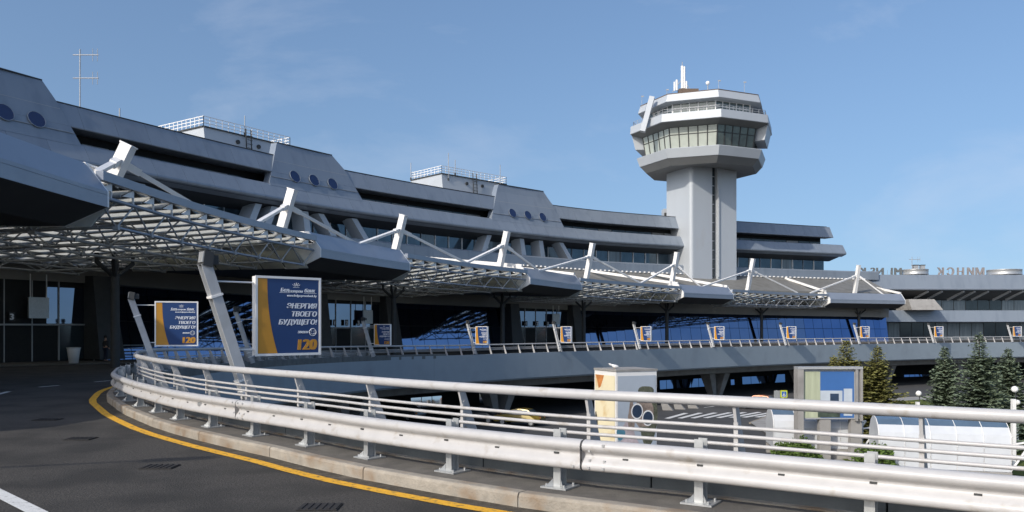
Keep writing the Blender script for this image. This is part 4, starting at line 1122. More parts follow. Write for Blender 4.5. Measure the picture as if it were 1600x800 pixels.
for x, y, Y, h, lab in ((1123, 141, 130, 1.5, 'thin forked rod at the front corner of the tower roof'), (1163, 147, 132, 1.9, 'thin rod with sensor right of the tower roof centre'), (1003, 165, 134, 1.5, 'thin rod at the left end of the tower roof'), (1042, 150, 134, 1.0, 'short rod left of the white tube aerials')):
    b = at(x, y, Y); t = thing('roof_rod', lab, 'rod', b); mb = MB(); mb.tube([b - Vector((0, 0, .3)), b + Vector((0, 0, h))], .035, 5); mb.build('pole', M_GREYST, t)
    mb = MB(); mb.obox(b + Vector((.1, 0, h)), (.22, 0, 0), (0, .05, 0), (0, 0, .09)); mb.build('sensor', M_GREYST, t)

# ------------------------------------------------------------------ lower wing to the right, with roof letters
Wc = Curve([(50, 148.5), (64, 150.5), (80, 151.3), (98, 151), (116, 149.5), (134, 147)])
def wf(u):
    p = Wc.at(u).xy; r = Wc.right(u); return lambda d, h: (p.x + r.x * d, p.y + r.y * d, ze(h))
wing = thing('terminal_wing', 'lower grey terminal wing at the right with two window bands', 'terminal', (95, 151, GZ))
def wband(name, sec, m, a=0, b=None, closed=True):
    mb = MB(); mb.sweep([wf(u) for u in Wc.span(a, b or Wc.len, 3)], sec, closed=closed, caps=closed); return mb.build(name, m, wing)
wband('roof_fascia', [(0, 9.45), (.3, 9.4), (.9, 6.95), (.85, 6.75), (.5, 6.6), (0, 6.6)], M_ALU)
wband('fascia_trim', [(.86, 6.72), (.98, 6.72), (.98, 6.95), (.9, 6.95)], M_ALU2)
wband('roof', [(-.02, 9.35), (-24, 9.35), (-24, 8.9), (-.02, 8.9)], M_CONC)
wband('eaves_soffit', [(.4, 6.58), (-4.0, 4.95), (-4.2, 5.2), (-.2, 6.6)], M_UNDER)
wband('window_wall', [(-4.2, 2.7), (-4.2, 5.2), (-4.5, 5.2), (-4.5, 2.7)], M_DARKST)
wband('middle_fascia', [(-4.0, 2.85), (.2, 2.95), (.6, 2.9), (.9, .85), (.6, .7), (-4.4, .7), (-4.4, 2.8)], M_ALU)
wband('lower_wall', [(-2.2, -9), (-2.2, .75), (-2.5, .75), (-2.5, -9)], M_DARKST)
n = int(Wc.len / 2.2)
for i in range(n):
    u0, u1 = Wc.len * i / n, Wc.len * (i + 1) / n; a, b = wf(u0 + .06), wf(u1 - .06)
    for (d, h0, h1, nm) in ((-4.12, 2.9, 4.9, 'upper_window'), (-2.12, -2.3, .68, 'lower_window')):
        mb = MB(); mb.prism([a(d, h0), b(d, h0), b(d, h1), a(d, h1)], V3(Wc.right(u0), 0) * -.06)
        mb.build(nm, (M_CURT if (i * 5 + (h0 < 0) * 2) % 7 in (0, 2, 4, 5) else M_GLASSD), wing)
for x in (1444, 1466, 1500, 1517, 1538, 1572, 1592):
    u = Wc.px(x, -1); f = wf(u); g = wf(u - 1.0); mb = MB()
    mb.bar(f(.3, 6.5), g(-3.5, 5.0), .3, .5); mb.build('strut', M_GREYST, wing)
# slanted beige slab beside the last canopy
f = wf(Wc.px(1418, 2)); g = wf(Wc.px(1467, 2)); mb = MB()
mb.add([f(3.5, 2.95), g(3.5, 2.95), g(-2, 2.95), f(-2, 2.95), f(2.3, 4.9), Vector(g(2.3, 4.9)) - Vector((1, 0, 0)), g(-2, 4.9), f(-2, 4.9)], [(0, 1, 2, 3), (4, 5, 6, 7), (0, 1, 5, 4), (1, 2, 6, 5), (2, 3, 7, 6), (3, 0, 4, 7)])
mb.build('sloped_buttress', M_CONC, wing)
# reversed roof letters, seen from behind
def roof_sign(s, x0, x1, m, lab, d=-2.0):
    ua, ub = Wc.px(x0, d), Wc.px(x1, d); L = V3(Wc.off((ua + ub) / 2, d), ze(9.35))
    t = thing('roof_sign', lab, 'roof sign', L)
    for i, ch in enumerate(s[::-1]):
        u = ua + (ub - ua) * (i + .5) / len(s); p = Wc.off(u, d); tt = Wc.tan(u)
        mb = MB(); text_mb(mb, ch, 2.05, V3(p, ze(9.45)) + V3(tt, 0) * .7, V3(-tt, 0), (0, 0, 1), .2, 0, 0, 'LEFT', weight=.03)
        mb.build('letter', m, t)
        mb = MB()
        for s_ in (-.3, .3): mb.bar(V3(p + tt * s_, ze(9.3)) - V3(Wc.right(u), 0) * .3, V3(p + tt * s_, ze(10.4)) - V3(Wc.right(u), 0) * .2, .05, .05)
        mb.build('letter_support', M_GREYST, t)
    mb = MB(); mb.bar(V3(Wc.off(ua - .5, d), ze(9.5)), V3(Wc.off(ub + .5, d), ze(9.5)), .1, .08); mb.build('base_rail', M_GREYST, t)
roof_sign('MINSK', 1341, 1411, M_LETTD, 'dark roof letters seen from behind, left of the smaller drum')
roof_sign('МИНСК', 1462, 1541, M_LETTR, 'reddish roof letters seen from behind, between the two silver drums')
def drum(x, r, lab):
    u = Wc.px(x, 1.2 - r - 1); p = Wc.off(u, 1.2 - r - 1); t = thing('roof_drum', lab, 'roof drum', V3(p, ze(9.35)), 'silver drums on the wing roof')
    mb = MB(); mb.lathe(V3(p, ze(9.55)), [(.01, 0), (r, .0), (r, .15), (r - .03, .18), (r - .03, .85), (r, .88), (r, 1.0), (.01, 1.06)], 28); mb.build('shell', M_GALV, t)
    for k in range(16):
        a = 2 * math.pi * k / 16; mb = MB(); c = V3(p, ze(9.35)) + Vector((math.cos(a) * (r - .3), math.sin(a) * (r - .3), 0)); mb.bar(c, c + Vector((0, 0, .25)), .12, .12); mb.build('foot', M_DARKST, t)
drum(1430, 2.25, 'smaller silver drum on the wing roof, beside two dark chimneys')
drum(1569, 2.95, 'wider silver drum on the wing roof at the right')
for x, w, lab in ((1430, .45, 'dark box chimney behind the smaller drum, wider one'), (1441, .36, 'dark box chimney behind the smaller drum, narrower one')):
    p = at(x, 421, 158); t = thing('chimney', lab, 'chimney', p); mb = MB(); mb.box(p.x - w, p.x + w, p.y - .4, p.y + .4, p.z - 2, p.z + .75); mb.build('stack', M_GREYST, t)
    mb = MB(); mb.box(p.x - w - .06, p.x + w + .06, p.y - .46, p.y + .46, p.z + .75, p.z + .88); mb.build('cowl', M_DARKST, t)
rod('roof_antenna', at(1425, 425, 157) - Vector((0, 0, .4)), 3.3, 'thin aerial on the wing roof beside the chimneys', r=.05, yagi=1)

# ------------------------------------------------------------------ lower forecourt: markings, island, ad pillar, billboard, tunnels, lamps, trees, cars
def low(x, y): return flat(x, y, EYE - GZ)
for k in range(8):
    a, b = low(1042 + k * 20, 654 - k * .3), low(1072 + k * 23, 645.5 - k * .3)
    dash('crossing_stripe', a, b, .5, 'white zebra crossing stripe number %d from the left on the lower road' % (k + 1), GZ + .006)
for k in range(3):
    a, b = low(1100 + k * 8, 637 - k), low(1160 + k * 30, 628 - k * 2)
    dash('lane_line', a, b, .14, ('thin lane line on the lower road by the columns', 'second thin lane line on the lower road', 'far thin lane line on the lower road')[k], GZ + .006)
isl = [low(1172, 662), low(1215, 646), low(1300, 632), low(1420, 622), low(1600, 615), (60, 60), (60, 36), (26, 36), (18, 47)]
sheet('traffic_island', isl, GZ + .12, M_CONC, label='pale paved traffic island among the spruces')
isl2 = [low(1212, 656), low(1240, 647), low(1330, 634), low(1440, 626), (50, 62), (50, 47), (30, 46), (21, 52)]
sheet('lawn', isl2, GZ + .14, M_GRASS, label='strip of grass on the traffic island')
mb = MB()
pts = [V3(p, GZ + .06) for p in isl[:5]]
for p, q in zip(pts, pts[1:]): mb.bar(p, q, .2, .13)
mb.build('island_kerb', M_KERB, kind='structure', label='kerb of the traffic island')

# three-sided advertising pillar
def quad_box(mb, c, ax, ay, z0, z1): mb.obox((c.x, c.y, (z0 + z1) / 2), ax, ay, (0, 0, (z1 - z0) / 2))
Yk = 47.0
kl, km, kr = [(x - 800) / F for x in (929, 963, 1026)]
A = Vector((kl * (Yk + 2.2), Yk + 2.2)); Bq = Vector((km * Yk, Yk)); Dq = Vector((kr * (Yk + 1.1), Yk + 1.1)); E4 = A + (Dq - Bq)
ztop = EYE - (581 - HY) / F * Yk
pil = thing('advertising_pillar', 'white advertising pillar with rust stain and a poster of a person in sunglasses', 'advertising pillar', V3((A + Dq) / 2, GZ))
mb = MB(); mb.prism([V3(p, GZ) for p in (A, Bq, Dq, E4)], (0, 0, ztop - GZ)); mb.build('body', M_WHITE2, pil)
cen = (A + Bq + Dq + E4) / 4
mb = MB(); mb.prism([V3(cen + (p - cen) * 1.03, ztop + .002) for p in (A, Bq, Dq, E4)], (0, 0, .12)); mb.build('top_cap', M_CONC, pil)
# the faces' posters: cream stained sheet (left) and portrait (right)
def face_pts(P, Q, off=.03):
    d = (Q - P); n = Vector((d.y, -d.x)).normalized(); L = d.length
    def g(s, z, o=0): p = P + d * s + n * (off + o); return Vector((p.x, p.y, ztop - z))
    return g, L
gL, LL = face_pts(A, Bq); gR, LR = face_pts(Bq, Dq)
M_CREAM = mat('cream_sheet', (.80, .72, .50), .5, 0, .06, .5, dirt=((.62, .42, .16), .8, .56, .75))
mb = MB(); mb.poly([gL(.05, .25), gL(.95, .25), gL(.95, 5.2), gL(.05, 5.2)]); mb.build('cream_sheet', M_CREAM, pil)
M_RUST = mat('rust_stain', (.50, .19, .05), .9, 0, .3, 2)
mb = MB(); mb.poly([gL(.07, .26, .006), gL(.47, .26, .006), gL(.42, .5, .006), gL(.31, .95, .006), gL(.22, 1.05, .006), gL(.15, .6, .006)]); mb.build('rust_stain', M_RUST, pil)
mb = MB(); mb.poly([gL(.06, 2.5, .006), gL(.10, 2.42, .006), gL(.17, 2.9, .006), gL(.2, 3.7, .006), gL(.12, 3.6, .006), gL(.07, 3.1, .006)]); mb.build('dark_tear', M_DARKST, pil)
M_PGREY = mat('poster_grey', (.42, .47, .53), .35, 0, .08, .4)
mb = MB(); mb.poly([gR(.03, .25), gR(.97, .25), gR(.97, 5.4), gR(.03, 5.4)]); mb.build('poster', M_PGREY, pil)
def blob(cx, cz, rx, rz, m, nm, o, n=18, k0=0, k1=2 * math.pi, wob=.0):
    mb = MB(); pts = []
    for k in range(n):
        a = k0 + (k1 - k0) * k / (n - (0 if k1 - k0 > 6.2 else 1)); w = 1 + wob * math.sin(3 * a + cx * 9)
        pts.append(gR(cx + rx * math.cos(a) * w / LR, cz - rz * math.sin(a) * w, o))
    mb.poly(pts); return mb.build(nm, m, pil)
M_PHAIR = mat('poster_olive_hat', (.10, .105, .07), .6, 0, .6, 5); M_PSKIN = mat('poster_skin', (.27, .21, .17), .6, 0, .45, 3)
M_PSKY0 = mat('poster_teal', (.08, .22, .30), .5, 0, .2, 3); M_PPINK = mat('poster_pink', (.50, .42, .43), .6, 0, .3, 2); M_PLENS = mat('poster_lens', (.03, .05, .09), .3, 0, .2, 2)
blob(.78, 2.6, .62, 1.75, M_PHAIR, 'printed_hair', .004, wob=.05)
blob(.72, 1.25, .52, .42, M_PHAIR, 'printed_hat', .0045, wob=.12)
blob(.66, 2.45, .70, .85, M_PSKIN, 'printed_face', .006, wob=.06)
blob(.36, 2.55, .22, .85, M_PSKIN, 'printed_hand', .008, wob=.2)
blob(.30, 4.4, .75, 1.3, M_PPINK, 'printed_scarf', .007, wob=.25)
blob(.10, 3.55, .28, .35, M_PSKY0, 'printed_blue_patch', .0075, wob=.1)
blob(.66, 3.35, .45, .16, M_PHAIR, 'printed_mouth_shadow', .009, wob=.1)
for cx, cz in ((.50, 2.30), (.77, 2.72)):
    mbw = MB(); pts = [(cx + .40 * math.cos(2 * math.pi * k / 20) / LR, cz - .46 * math.sin(2 * math.pi * k / 20)) for k in range(20)]
    mbw.poly([gR(s, z, .010) for s, z in pts]); mbw.build('printed_frame', M_WHITE2, pil)
    mbw = MB(); mbw.poly([gR(cx + .33 * math.cos(2 * math.pi * k / 20) / LR, cz - .38 * math.sin(2 * math.pi * k / 20), .014) for k in range(20)]); mbw.build('printed_lens', M_PLENS, pil)
b = Vector(gL(.75, 0)) + Vector((.3, .5, .12)); t = thing('gull', 'white bird sitting on top of the advertising pillar', 'bird', b)
mb = MB(); prof = [(.001, -.26), (.05, -.2), (.1, -.08), (.11, .03), (.08, .13), (.05, .17), (.07, .21), (.075, .25), (.04, .3), (.02, .31), (.001, .38)]
nn = 10; vs = [b + Vector((-z, r * math.cos(2 * math.pi * k / nn), .14 + (max(0, z) * .45) + r * math.sin(2 * math.pi * k / nn))) for r, z in prof for k in range(nn)]
mb.add(vs, [(i * nn + k, i * nn + (k + 1) % nn, (i + 1) * nn + (k + 1) % nn, (i + 1) * nn + k) for i in range(len(prof) - 1) for k in range(nn)], True); mb.build('body', M_WHITE2, t)
mb = MB(); mb.tube([b + Vector((0, -.03, 0)), b + Vector((0, -.03, .08))], .01, 4); mb.tube([b + Vector((0, .03, 0)), b + Vector((0, .03, .08))], .01, 4); mb.build('leg', M_ORANGE, t)

# lower billboard with sky and building picture
Yb = 52.0
p0 = at(1249, 578, Yb); p1 = at(1345, 577, Yb); zb0 = at(0, 655, Yb).z
bl = thing('forecourt_billboard', 'tall grey framed billboard with a blue sky and building picture among the trees', 'billboard', V3((p0.xy + p1.xy) / 2, GZ))
mb = MB(); mb.box(p0.x, p1.x, Yb, Yb + .5, zb0, p0.z); mb.build('panel_box', M_GREYST, bl)
for xa, xb, nm in ((p0.x - .16, p0.x + .22, 'frame_post'), (p1.x - .38, p1.x - .24, 'frame_post'), (p1.x - .08, p1.x + .06, 'frame_post')):
    mb = MB(); mb.box(xa, xb, Yb - .18, Yb + .55, GZ if xa < p0.x else zb0 - .1, p0.z + .05); mb.build(nm, M_CONC, bl)
mb = MB(); mb.box(p0.x - .16, p1.x + .06, Yb - .2, Yb + .56, p0.z + .052, p0.z + .2); mb.build('top_rail', M_GREYST, bl)
for xa in (p0.x + 1.3, p1.x - .6):
    mb = MB(); mb.box(xa, xa + .7, Yb + .05, Yb + .5, GZ, zb0 - .02); mb.build('leg', M_CONC, bl)
M_PSKY = mat('poster_sky', (.05, .14, .36), .3, 0, .1, .5); M_PWHT = mat('poster_pale_building', (.48, .53, .58), .4, 0, .1, 1); M_PGRN = mat('poster_pale_green', (.40, .43, .30), .5, 0, .2, .8, stretch=(3, 1, .3)); M_PTRE = mat('poster_trees', (.05, .07, .05), .6, 0, .5, 3)
def pb(nm, m, fx0, fx1, fz0, fz1, o): 
    x0 = p0.x + (p1.x - p0.x) * fx0; x1 = p0.x + (p1.x - p0.x) * fx1; za = p0.z + (zb0 - p0.z) * fz0; zb = p0.z + (zb0 - p0.z) * fz1
    mb = MB(); mb.box(x0, x1, Yb - o, Yb - o + .004, zb, za); return mb.build(nm, m, bl)
pb('poster_sky', M_PSKY, .34, .89, .03, .97, .01); pb('poster_blank', M_PGRN, .06, .338, .03, .97, .012)
pb('printed_building', M_PWHT, .34, .7, .42, .8, .016); pb('printed_tower', M_PWHT, .72, .86, .38, .93, .017)
pb('printed_windows', M_PLENS, .50, .64, .48, .68, .022); pb('printed_trees', M_PTRE, .30, .66, .80, .96, .024)

# underpass tunnels of white polycarbonate
def tunnel(x0, x1, Y, zt_y, lab, ang, L, w=1.5, h=2.7):
    a = at(x0, zt_y, Y); c = Vector((a.x, Y)); d = Vector((math.cos(ang), math.sin(ang))); s = Vector((-d.y, d.x))
    t = thing('underpass_canopy', lab, 'underpass shelter', V3(c + d * L / 2, GZ), 'white underpass shelters on the forecourt')
    prof = [(-w, 0), (-w, h * .55)] + [(-w * math.cos(math.pi * k / 8) , h * .55 + h * .45 * math.sin(math.pi * k / 8)) for k in range(1, 8)] + [(w, h * .55), (w, 0)]
    n = max(4, int(L / 1.25))
    def P(i, q, o=0): x, z = q; k = 1 + o; return V3(c + d * (L * i / n) + s * x * k, GZ + .75 + z * (1 + o * .5))
    for i in range(n):
        mb = MB(); ga = .012
        for k in range(len(prof) - 1):
            A_, B_, C_, D_ = P(i + ga, prof[k]), P(i + 1 - ga, prof[k]), P(i + 1 - ga, prof[k + 1]), P(i + ga, prof[k + 1])
            mb.cur = 1 if k in (3, 4, 5) else 0
            mb.quad(A_, B_, C_, D_)
        mb.build('roof_panel', [M_POLY, M_PGLASS], t)
    for i in range(n + 1):
        mb = MB(); mb.tube([P(i, q, .012) for q in prof], .022, 5); mb.build('rib', M_WHITE2, t)
    mb = MB()
    for sd in (-1, 1): mb.obox(V3(c + d * L / 2 + s * w * sd, GZ + .37), V3(d * L / 2, 0), V3(s * .15, 0), (0, 0, .37))
    mb.build('base_wall', M_CONC, t)
    for sd in (-1, 1):
        for h_ in (.1, h * .55):
            mb = MB(); mb.bar(P(n, (sd * w, h_)), V3(c + d * (L + 1.0) + s * w * sd, GZ + .75 + h * .62), .09, .09); mb.build('end_brace', M_WHITE2, t)
    mb = MB(); mb.prism([P(0, q, -.01) for q in prof], V3(d * -.03, 0)); mb.build('end_panel', M_POLY, t)
    return t
tunnel(1366, 1548, 47.5, 650, 'white underpass shelter at the right in front of the spruces', R(-14), 6.6)
tunnel(1203, 1290, 55, 655, 'white underpass shelter partly behind the forecourt billboard', R(-8), 5.5, 1.5, 2.4)

# park lamps with globes
def lamp(x, y, Y, lab):
    b = at(x, y, Y); b.z = b.z; t = thing('park_lamp', lab, 'lamp post', (b.x, b.y, GZ), 'white globe lamps on the forecourt')
    mb = MB(); mb.box(b.x - .16, b.x + .04, b.y - .12, b.y + .12, GZ, b.z - .45); mb.build('post', M_WHITE2, t)
    mb = MB(); mb.tube([(b.x + .08, b.y, b.z - 1.2), (b.x + .08, b.y, b.z)], .03, 6); mb.tube([(b.x - .05, b.y, b.z - .5), (b.x + .1, b.y, b.z - .5)], .05, 6); mb.build('bracket', M_DARKST, t)
    mb = MB(); mb.lathe((b.x + .02, b.y, b.z + .14), [(.2 * math.sin(math.pi * k / 8) + .001, -.2 * math.cos(math.pi * k / 8)) for k in range(9)], 12); mb.build('globe', M_WHITE2, t)
lamp(1435, 618, 58, 'white globe lamp left of the big spruces'); lamp(1585, 612, 50, 'white globe lamp at the right edge beside the spruce')
lamp(1589, 632, 60, 'lower globe lamp half hidden behind the right edge lamp')

# pedestrian sign
b = at(1223, 610, 76); t = thing('pedestrian_sign', 'yellow edged blue pedestrian crossing sign beside a plain grey board on two poles', 'road sign', (b.x, b.y, GZ))
for dx in (-.55, .05):
    mb = MB(); mb.tube([(b.x + dx, b.y + .06, GZ), (b.x + dx, b.y + .06, b.z)], .035, 6); mb.build('pole', M_WHITE2, t)
M_SYEL = mat('sign_yellow', (.62, .68, .05), .4, 0, .05, 2); M_SBLU = mat('sign_blue', (.03, .12, .42), .4, 0, .05, 2)
mb = MB(); mb.box(b.x - .2, b.x + .42, b.y, b.y + .04, b.z - .66, b.z); mb.build('yellow_board', M_SYEL, t)
mb = MB(); mb.box(b.x - .1, b.x + .34, b.y - .006, b.y - .001, b.z - .6, b.z - .1); mb.build('blue_square', M_SBLU, t)
mb = MB(); mb.poly([(b.x - .03, b.y - .012, b.z - .55), (b.x + .27, b.y - .012, b.z - .55), (b.x + .12, b.y - .012, b.z - .17)]); mb.build('white_triangle', M_LETTER, t)
mb = MB(); mb.tube([(b.x + .12, b.y - .02, b.z - .26), (b.x + .12, b.y - .02, b.z - .4)], .025, 5); mb.tube([(b.x + .12, b.y - .02, b.z - .4), (b.x + .05, b.y - .02, b.z - .52)], .02, 5); mb.tube([(b.x + .12, b.y - .02, b.z - .4), (b.x + .2, b.y - .02, b.z - .52)], .02, 5); mb.build('walking_figure', M_DARKST, t)
mb = MB(); mb.box(b.x - .8, b.x - .25, b.y, b.y + .03, b.z - .7, b.z - .02); mb.build('grey_board', M_GALV, t)

# cars
def car(x, y, Y, rz, body, lab, kind=0):
    b = at(x, y, Y); t = thing('parked_car', lab, 'car', (b.x, b.y, GZ), None, rz)
    M = mat('car_paint_%d' % len(MATS), body, .25, .2, .04, 2, coat=.6)
    prof = [(-2.1, .35), (-2.15, .62), (-2.05, .85), (-1.5, .93), (-1.0, .98), (-.45, 1.42), (.2, 1.47), (.95, 1.4), (1.55, 1.0), (2.05, .92), (2.12, .6), (2.1, .35)]
    mb = MB(); wd = lambda z: .84 if z < .95 else .84 - (z - .95) * .42
    vs = [(x_, sg * wd(z), z) for sg in (-1, 1) for x_, z in prof]; n = len(prof)
    mb.add(vs, [tuple(range(n)), tuple(range(n, 2 * n))] + [(i, (i + 1) % n, n + (i + 1) % n, n + i) for i in range(n)]); bo = place('body', mb.mesh('body', M), t)
    mb = MB()
    for sg in (-1, 1):
        mb.poly([(-.9, sg * .85, 1.0), (1.45, sg * .85, 1.0), (.9, sg * .68, 1.36), (-.42, sg * .68, 1.38)])
    mb.poly([(-1.03, -.72, .985), (-1.03, .72, .985), (-.5, .62, 1.40), (-.5, -.62, 1.40)]); mb.poly([(1.6, -.72, 1.0), (1.6, .72, 1.0), (1.02, .62, 1.39), (1.02, -.62, 1.39)])
    place('window', mb.mesh('window', M_GLASSD), t)
    for wx in (-1.3, 1.3):
        for sg in (-1, 1):
            mb = MB(); mb.tube([(wx, sg * .7, .31), (wx, sg * .88, .31)], .31, 14); w = place('wheel', mb.mesh('wheel', M_TYRE), t)
            mb = MB(); mb.tube([(wx, sg * .87, .31), (wx, sg * .895, .31)], .19, 10); place('rim', mb.mesh('rim', M_GALV), w)
    for sg in (-1, 1):
        mb = MB(); mb.box(-2.16, -2.08, sg * .6 - .17, sg * .6 + .17, .62, .78); place('headlight', mb.mesh('headlight', M_WHITE2), t)
        mb = MB(); mb.box(2.06, 2.14, sg * .62 - .14, sg * .62 + .14, .68, .85); place('tail_light', mb.mesh('tail_light', M_RUST), t)
    mb = MB(); mb.box(-2.18, -2.1, -.8, .8, .36, .5); place('bumper', mb.mesh('bumper', M_DARKST), t)
    return t
car(1186, 640, 86, R(-28), (.35, .10, .02), 'orange car parked in sun and shade beside the crossing sign')
car(812, 664, 72, R(-20), (.20, .15, .03), 'dull yellow car in the shade beyond the guardrail')
car(745, 662, 74, R(-14), (.02, .025, .03), 'black car in the shade left of the dull yellow car')
car(628, 655, 76, R(-30), (.10, .11, .12), 'dark grey car parked under the viaduct beside the reflecting windows')

# wheel stops by the crossing
for k, x in enumerate((1043, 1062, 1083)):
    p = low(x, 641 - k * 1.5); t = thing('barrier_block', 'small slanted concrete block beyond the zebra crossing, %s of three' % ('leftmost', 'middle', 'rightmost')[k], 'concrete block', V3(p, GZ), 'concrete blocks beyond the crossing')
    mb = MB(); mb.add([(p.x - .5, p.y, GZ), (p.x + .5, p.y - .3, GZ), (p.x + .7, p.y + .2, GZ), (p.x - .3, p.y + .5, GZ), (p.x - .7, p.y, GZ + .8), (p.x - .1, p.y - .2, GZ + .75), (p.x, p.y + .15, GZ + .75), (p.x - .6, p.y + .3, GZ + .8)],
               [(0, 1, 2, 3), (4, 5, 6, 7), (0, 1, 5, 4), (1, 2, 6, 5), (2, 3, 7, 6), (3, 0, 4, 7)]); mb.build('block', M_CONC, t)

# trees
def leafmat(name, col):
    m = mat(name, col, .8, 0, .5, 2.6, spec=.2)
    return m
M_SPB = leafmat('spruce_needles', (.15, .19, .125)); M_SPY = leafmat('spruce_needles_olive', (.19, .185, .06)); M_BUSH = leafmat('bush_leaves', (.075, .12, .025)); M_CONE = mat('spruce_tip', (.22, .14, .06), .9, 0, .2, 5)
def spruce(x, ytop, Y, width, m, lab, seed):
    rnd = random.Random(seed); top = at(x, ytop, Y); H = top.z - GZ; bx, by = top.x, top.y; Rm = width / 2 / F * Y
    t = thing('spruce_tree', lab, 'tree', (bx, by, GZ), 'spruces on the traffic island')
    mb = MB(); mb.tube([(bx, by, GZ), (bx + .03, by, GZ + H * .5), (bx, by, GZ + H * .97)], .16, 8, .02); mb.build('trunk', M_BARK, t)
    mb = MB(); z = GZ + .35
    while z < GZ + H * .985:
        f = (z - GZ) / H; r = Rm * (1 - f) ** .85 * (.9 + .2 * rnd.random()) + .06; nb = max(5, int(13 * (1 - f) + 5))
        a0 = rnd.random() * 6
        for k in range(nb):
            a = a0 + 2 * math.pi * k / nb + rnd.uniform(-.25, .25); L = r * rnd.choice((.55, .8, .95, 1.05, 1.25)) * rnd.uniform(.85, 1.1)
            dx, dy = math.cos(a), math.sin(a); droop = rnd.uniform(.12, .38) * (1 - f * .9)
            ns = max(3, int(L / .12))
            for i in range(ns):
                s = (i + .6) / ns; c = Vector((bx + dx * L * s, by + dy * L * s, z - droop * L * s + .18 * L * s * s))
                for sd in (-1, 1):
                    ll = (.26 + .34 * (1 - s)) * rnd.uniform(.7, 1.25) * (.55 + .45 * (1 - f)); an = a + sd * rnd.uniform(.5, 1.1)
                    tip = c + Vector((math.cos(an) * ll, math.sin(an) * ll, rnd.uniform(-.10, .07)))
                    pw = Vector((-math.sin(an), math.cos(an), rnd.uniform(-.6, .6))) * .075 * (1.2 if f < .8 else .7)
                    mid = c.lerp(tip, .5)
                    mb.add([c, mid + pw, tip, mid - pw], [(0, 1, 2, 3)])
        z += H * .021 * (1 - f * .35) * rnd.uniform(.85, 1.15)
    tipc = Vector((bx, by, GZ + H))
    for k in range(26):
        c = tipc - Vector((0, 0, rnd.uniform(0, H * .10))); an = rnd.uniform(0, 6.28); l = rnd.uniform(.08, .22)
        e = c + Vector((math.cos(an) * l, math.sin(an) * l, l * .9)); pw = Vector((0, 0, .02)) + Vector((-math.sin(an), math.cos(an), 0)) * .02
        mb.add([c, c.lerp(e, .5) + pw, e, c.lerp(e, .5) - pw], [(0, 1, 2, 3)])
    mb.build('crown', m, t)
spruce(1322, 530, 62, 132, M_SPY, 'olive brown spruce directly behind the forecourt billboard', 1)
spruce(1371, 540, 61, 112, M_SPY, 'olive spruce with a brown tip right of the forecourt billboard', 2)
spruce(1476, 541, 60, 92, M_SPB, 'slim blue green spruce left of the tallest one', 3)
spruce(1530, 521, 57, 128, M_SPB, 'tallest blue green spruce, centre of the right hand group', 4)
spruce(1575, 544, 63, 104, M_SPB, 'blue green spruce at the right edge of the picture', 5)
spruce(1302, 556, 66, 70, M_SPY, 'small olive spruce peeping out left above the forecourt billboard', 6)
def bush(x, y, Y, w, h, lab, seed):
    rnd = random.Random(seed); c = at(x, y, Y); c.z = GZ + .1; t = thing('bush', lab, 'bush', c, 'round bushes on the island')
    mb = MB()
    for k in range(7):
        e = c + Vector((rnd.uniform(-.4, .4) * w, rnd.uniform(-.4, .4) * w, h * .7)); mb.tube([c, e], .03, 5, .01)
    mb.build('stem', M_BARK, t)
    mb = MB()
    for k in range(5000):
        a, b_ = rnd.uniform(0, 6.28), math.acos(rnd.uniform(-.2, 1)); r = rnd.uniform(.55, 1.06) * (1 + .15 * math.sin(3 * a) + .1 * math.sin(5 * b_ + a))
        p = c + Vector((math.sin(b_) * math.cos(a) * w * r, math.sin(b_) * math.sin(a) * w * r, h * .2 + math.cos(b_) * h * .85 * r))
        v1 = Vector((rnd.gauss(0, 1), rnd.gauss(0, 1), rnd.gauss(0, 1))).normalized() * .10; v2 = v1.orthogonal().normalized() * .06
        mb.add([p - v1, p + v2, p + v1, p - v2], [(0, 1, 2, 3)])
    mb.build('foliage', M_BUSH, t)
bush(1247, 712, 50, 1.35, 1.5, 'round green bush left of the forecourt billboard legs', 1); bush(1373, 716, 46, 1.2, 1.75, 'round green bush in front of the right underpass shelter', 2)

# ------------------------------------------------------------------ bin, person, lamp outside the frame that throws the thin shadow
b = at(115, 572, 52); b.z = zd(b.y) + .14; t = thing('litter_bin', 'pale litter bin on the pavement beside the dark entrance', 'litter bin', b)
mb = MB(); mb.lathe(b, [(.001, 0), (.27, 0), (.38, .88), (.40, .95), (.34, .95), (.31, .4), (.001, .4)], 16); mb.build('bucket', M_WHITE2, t)
mb = MB(); mb.lathe(b + Vector((0, 0, .952)), [(.42, 0), (.42, .04), (.34, .05), (.34, 0)], 16); mb.build('rim', M_GALV, t)

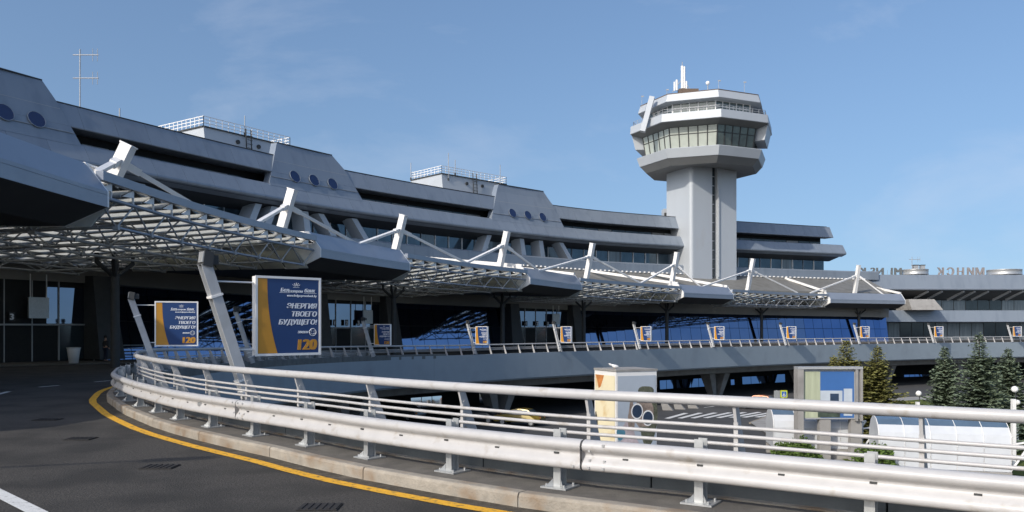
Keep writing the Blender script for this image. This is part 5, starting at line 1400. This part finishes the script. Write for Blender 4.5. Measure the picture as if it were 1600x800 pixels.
def person(x, Y, lab, face):
    c = at(x, HY, Y); z0 = zd(Y) + .14; t = thing('person', lab, 'person', (c.x, c.y, z0), None, face)
    def skin(name, verts, edges, m, sub=2, parent=t):
        me = bpy.data.meshes.new(name); me.from_pydata([v[:3] for v in verts], edges, []); o = bpy.data.objects.new(name, me); C.objects.link(o)
        md = o.modifiers.new('s', 'SKIN'); ms = o.modifiers.new('d', 'SUBSURF'); ms.levels = ms.render_levels = sub
        for i, v in enumerate(verts): me.skin_vertices[0].data[i].radius = (v[3], v[4] if len(v) > 4 else v[3])
        me.skin_vertices[0].data[0].use_root = True
        dg = bpy.context.evaluated_depsgraph_get(); dg.update(); nm = bpy.data.meshes.new_from_object(o.evaluated_get(dg))
        bpy.data.objects.remove(o); nm.materials.clear(); nm.materials.append(m)
        for p in nm.polygons: p.use_smooth = True
        return place(name, nm, parent)
    V = [(0, 0, .95, .15, .11), (0, 0, 1.15, .14, .10), (0, .0, 1.36, .17, .105), (0, 0, 1.47, .07, .07), (0, -.01, 1.55, .055), (0, -.015, 1.64, .085, .10), (0, -.01, 1.73, .07, .08),
         (-.19, 0, 1.40, .06), (-.24, .02, 1.12, .045), (-.20, -.12, .90, .036), (-.19, -.17, .84, .035),
         (.19, 0, 1.40, .06), (.25, .02, 1.13, .045), (.24, -.04, .88, .036), (.24, -.06, .81, .035),
         (-.10, 0, .88, .085), (-.11, -.02, .50, .06), (-.11, .02, .10, .04), (-.11, -.12, .04, .035),
         (.10, 0, .88, .085), (.13, -.03, .50, .06), (.14, .02, .10, .04), (.15, -.12, .04, .035)]
    Ed = [(0, 1), (1, 2), (2, 3), (3, 4), (4, 5), (5, 6), (2, 7), (7, 8), (8, 9), (9, 10), (2, 11), (11, 12), (12, 13), (13, 14), (0, 15), (15, 16), (16, 17), (17, 18), (0, 19), (19, 20), (20, 21), (21, 22)]
    skin('body', V, Ed, M_SKIN)
    skin('jacket', [(0, 0, .92, .175, .135), (0, 0, 1.15, .165, .125), (0, 0, 1.38, .185, .125), (-.20, 0, 1.40, .075), (-.245, .02, 1.12, .062), (-.21, -.10, .94, .05), (.20, 0, 1.40, .075), (.255, .02, 1.13, .062), (.245, -.03, .93, .05)],
         [(0, 1), (1, 2), (2, 3), (3, 4), (4, 5), (2, 6), (6, 7), (7, 8)], M_CLOTH)
    skin('trousers', [(0, 0, .93, .16, .125), (-.10, 0, .86, .10), (-.11, -.02, .50, .078), (-.11, .02, .09, .062), (.10, 0, .86, .10), (.13, -.03, .50, .078), (.14, .02, .09, .062)], [(0, 1), (1, 2), (2, 3), (0, 4), (4, 5), (5, 6)], M_JEANS)
    mb = MB(); mb.lathe((0, .012, 1.675), [(.105, -.06), (.112, .0), (.10, .06), (.06, .1), (.001, .115)], 12); place('hair', mb.mesh('hair', M_HAIR), t)
    for k in range(5):                                    # fingers of both hands
        pass
    return t
person(165, 57, 'person in dark clothes standing by the railing near the nearest forked column', R(150))

b = Vector((-17.6, 1.0, 0)); t = thing('street_lamp', 'tall grey lamp post whose long arm throws the thin shadow on the road', 'street lamp', b)
mb = MB(); mb.tube([b, b + Vector((0, 0, 8.0))], .09, 10, .06); mb.build('pole', M_GREYST, t)
mb = MB(); mb.tube([b + Vector((0, 0, 8)), b + Vector((4.3, 1.45, 8.0))], .055, 6, .045); mb.build('arm', M_GREYST, t)
mb = MB(); mb.obox(b + Vector((4.7, 1.58, 8.0)), (.42, .14, 0), (-.04, .12, 0), (0, 0, .06)); mb.build('lamp_head', M_GREYST, t)
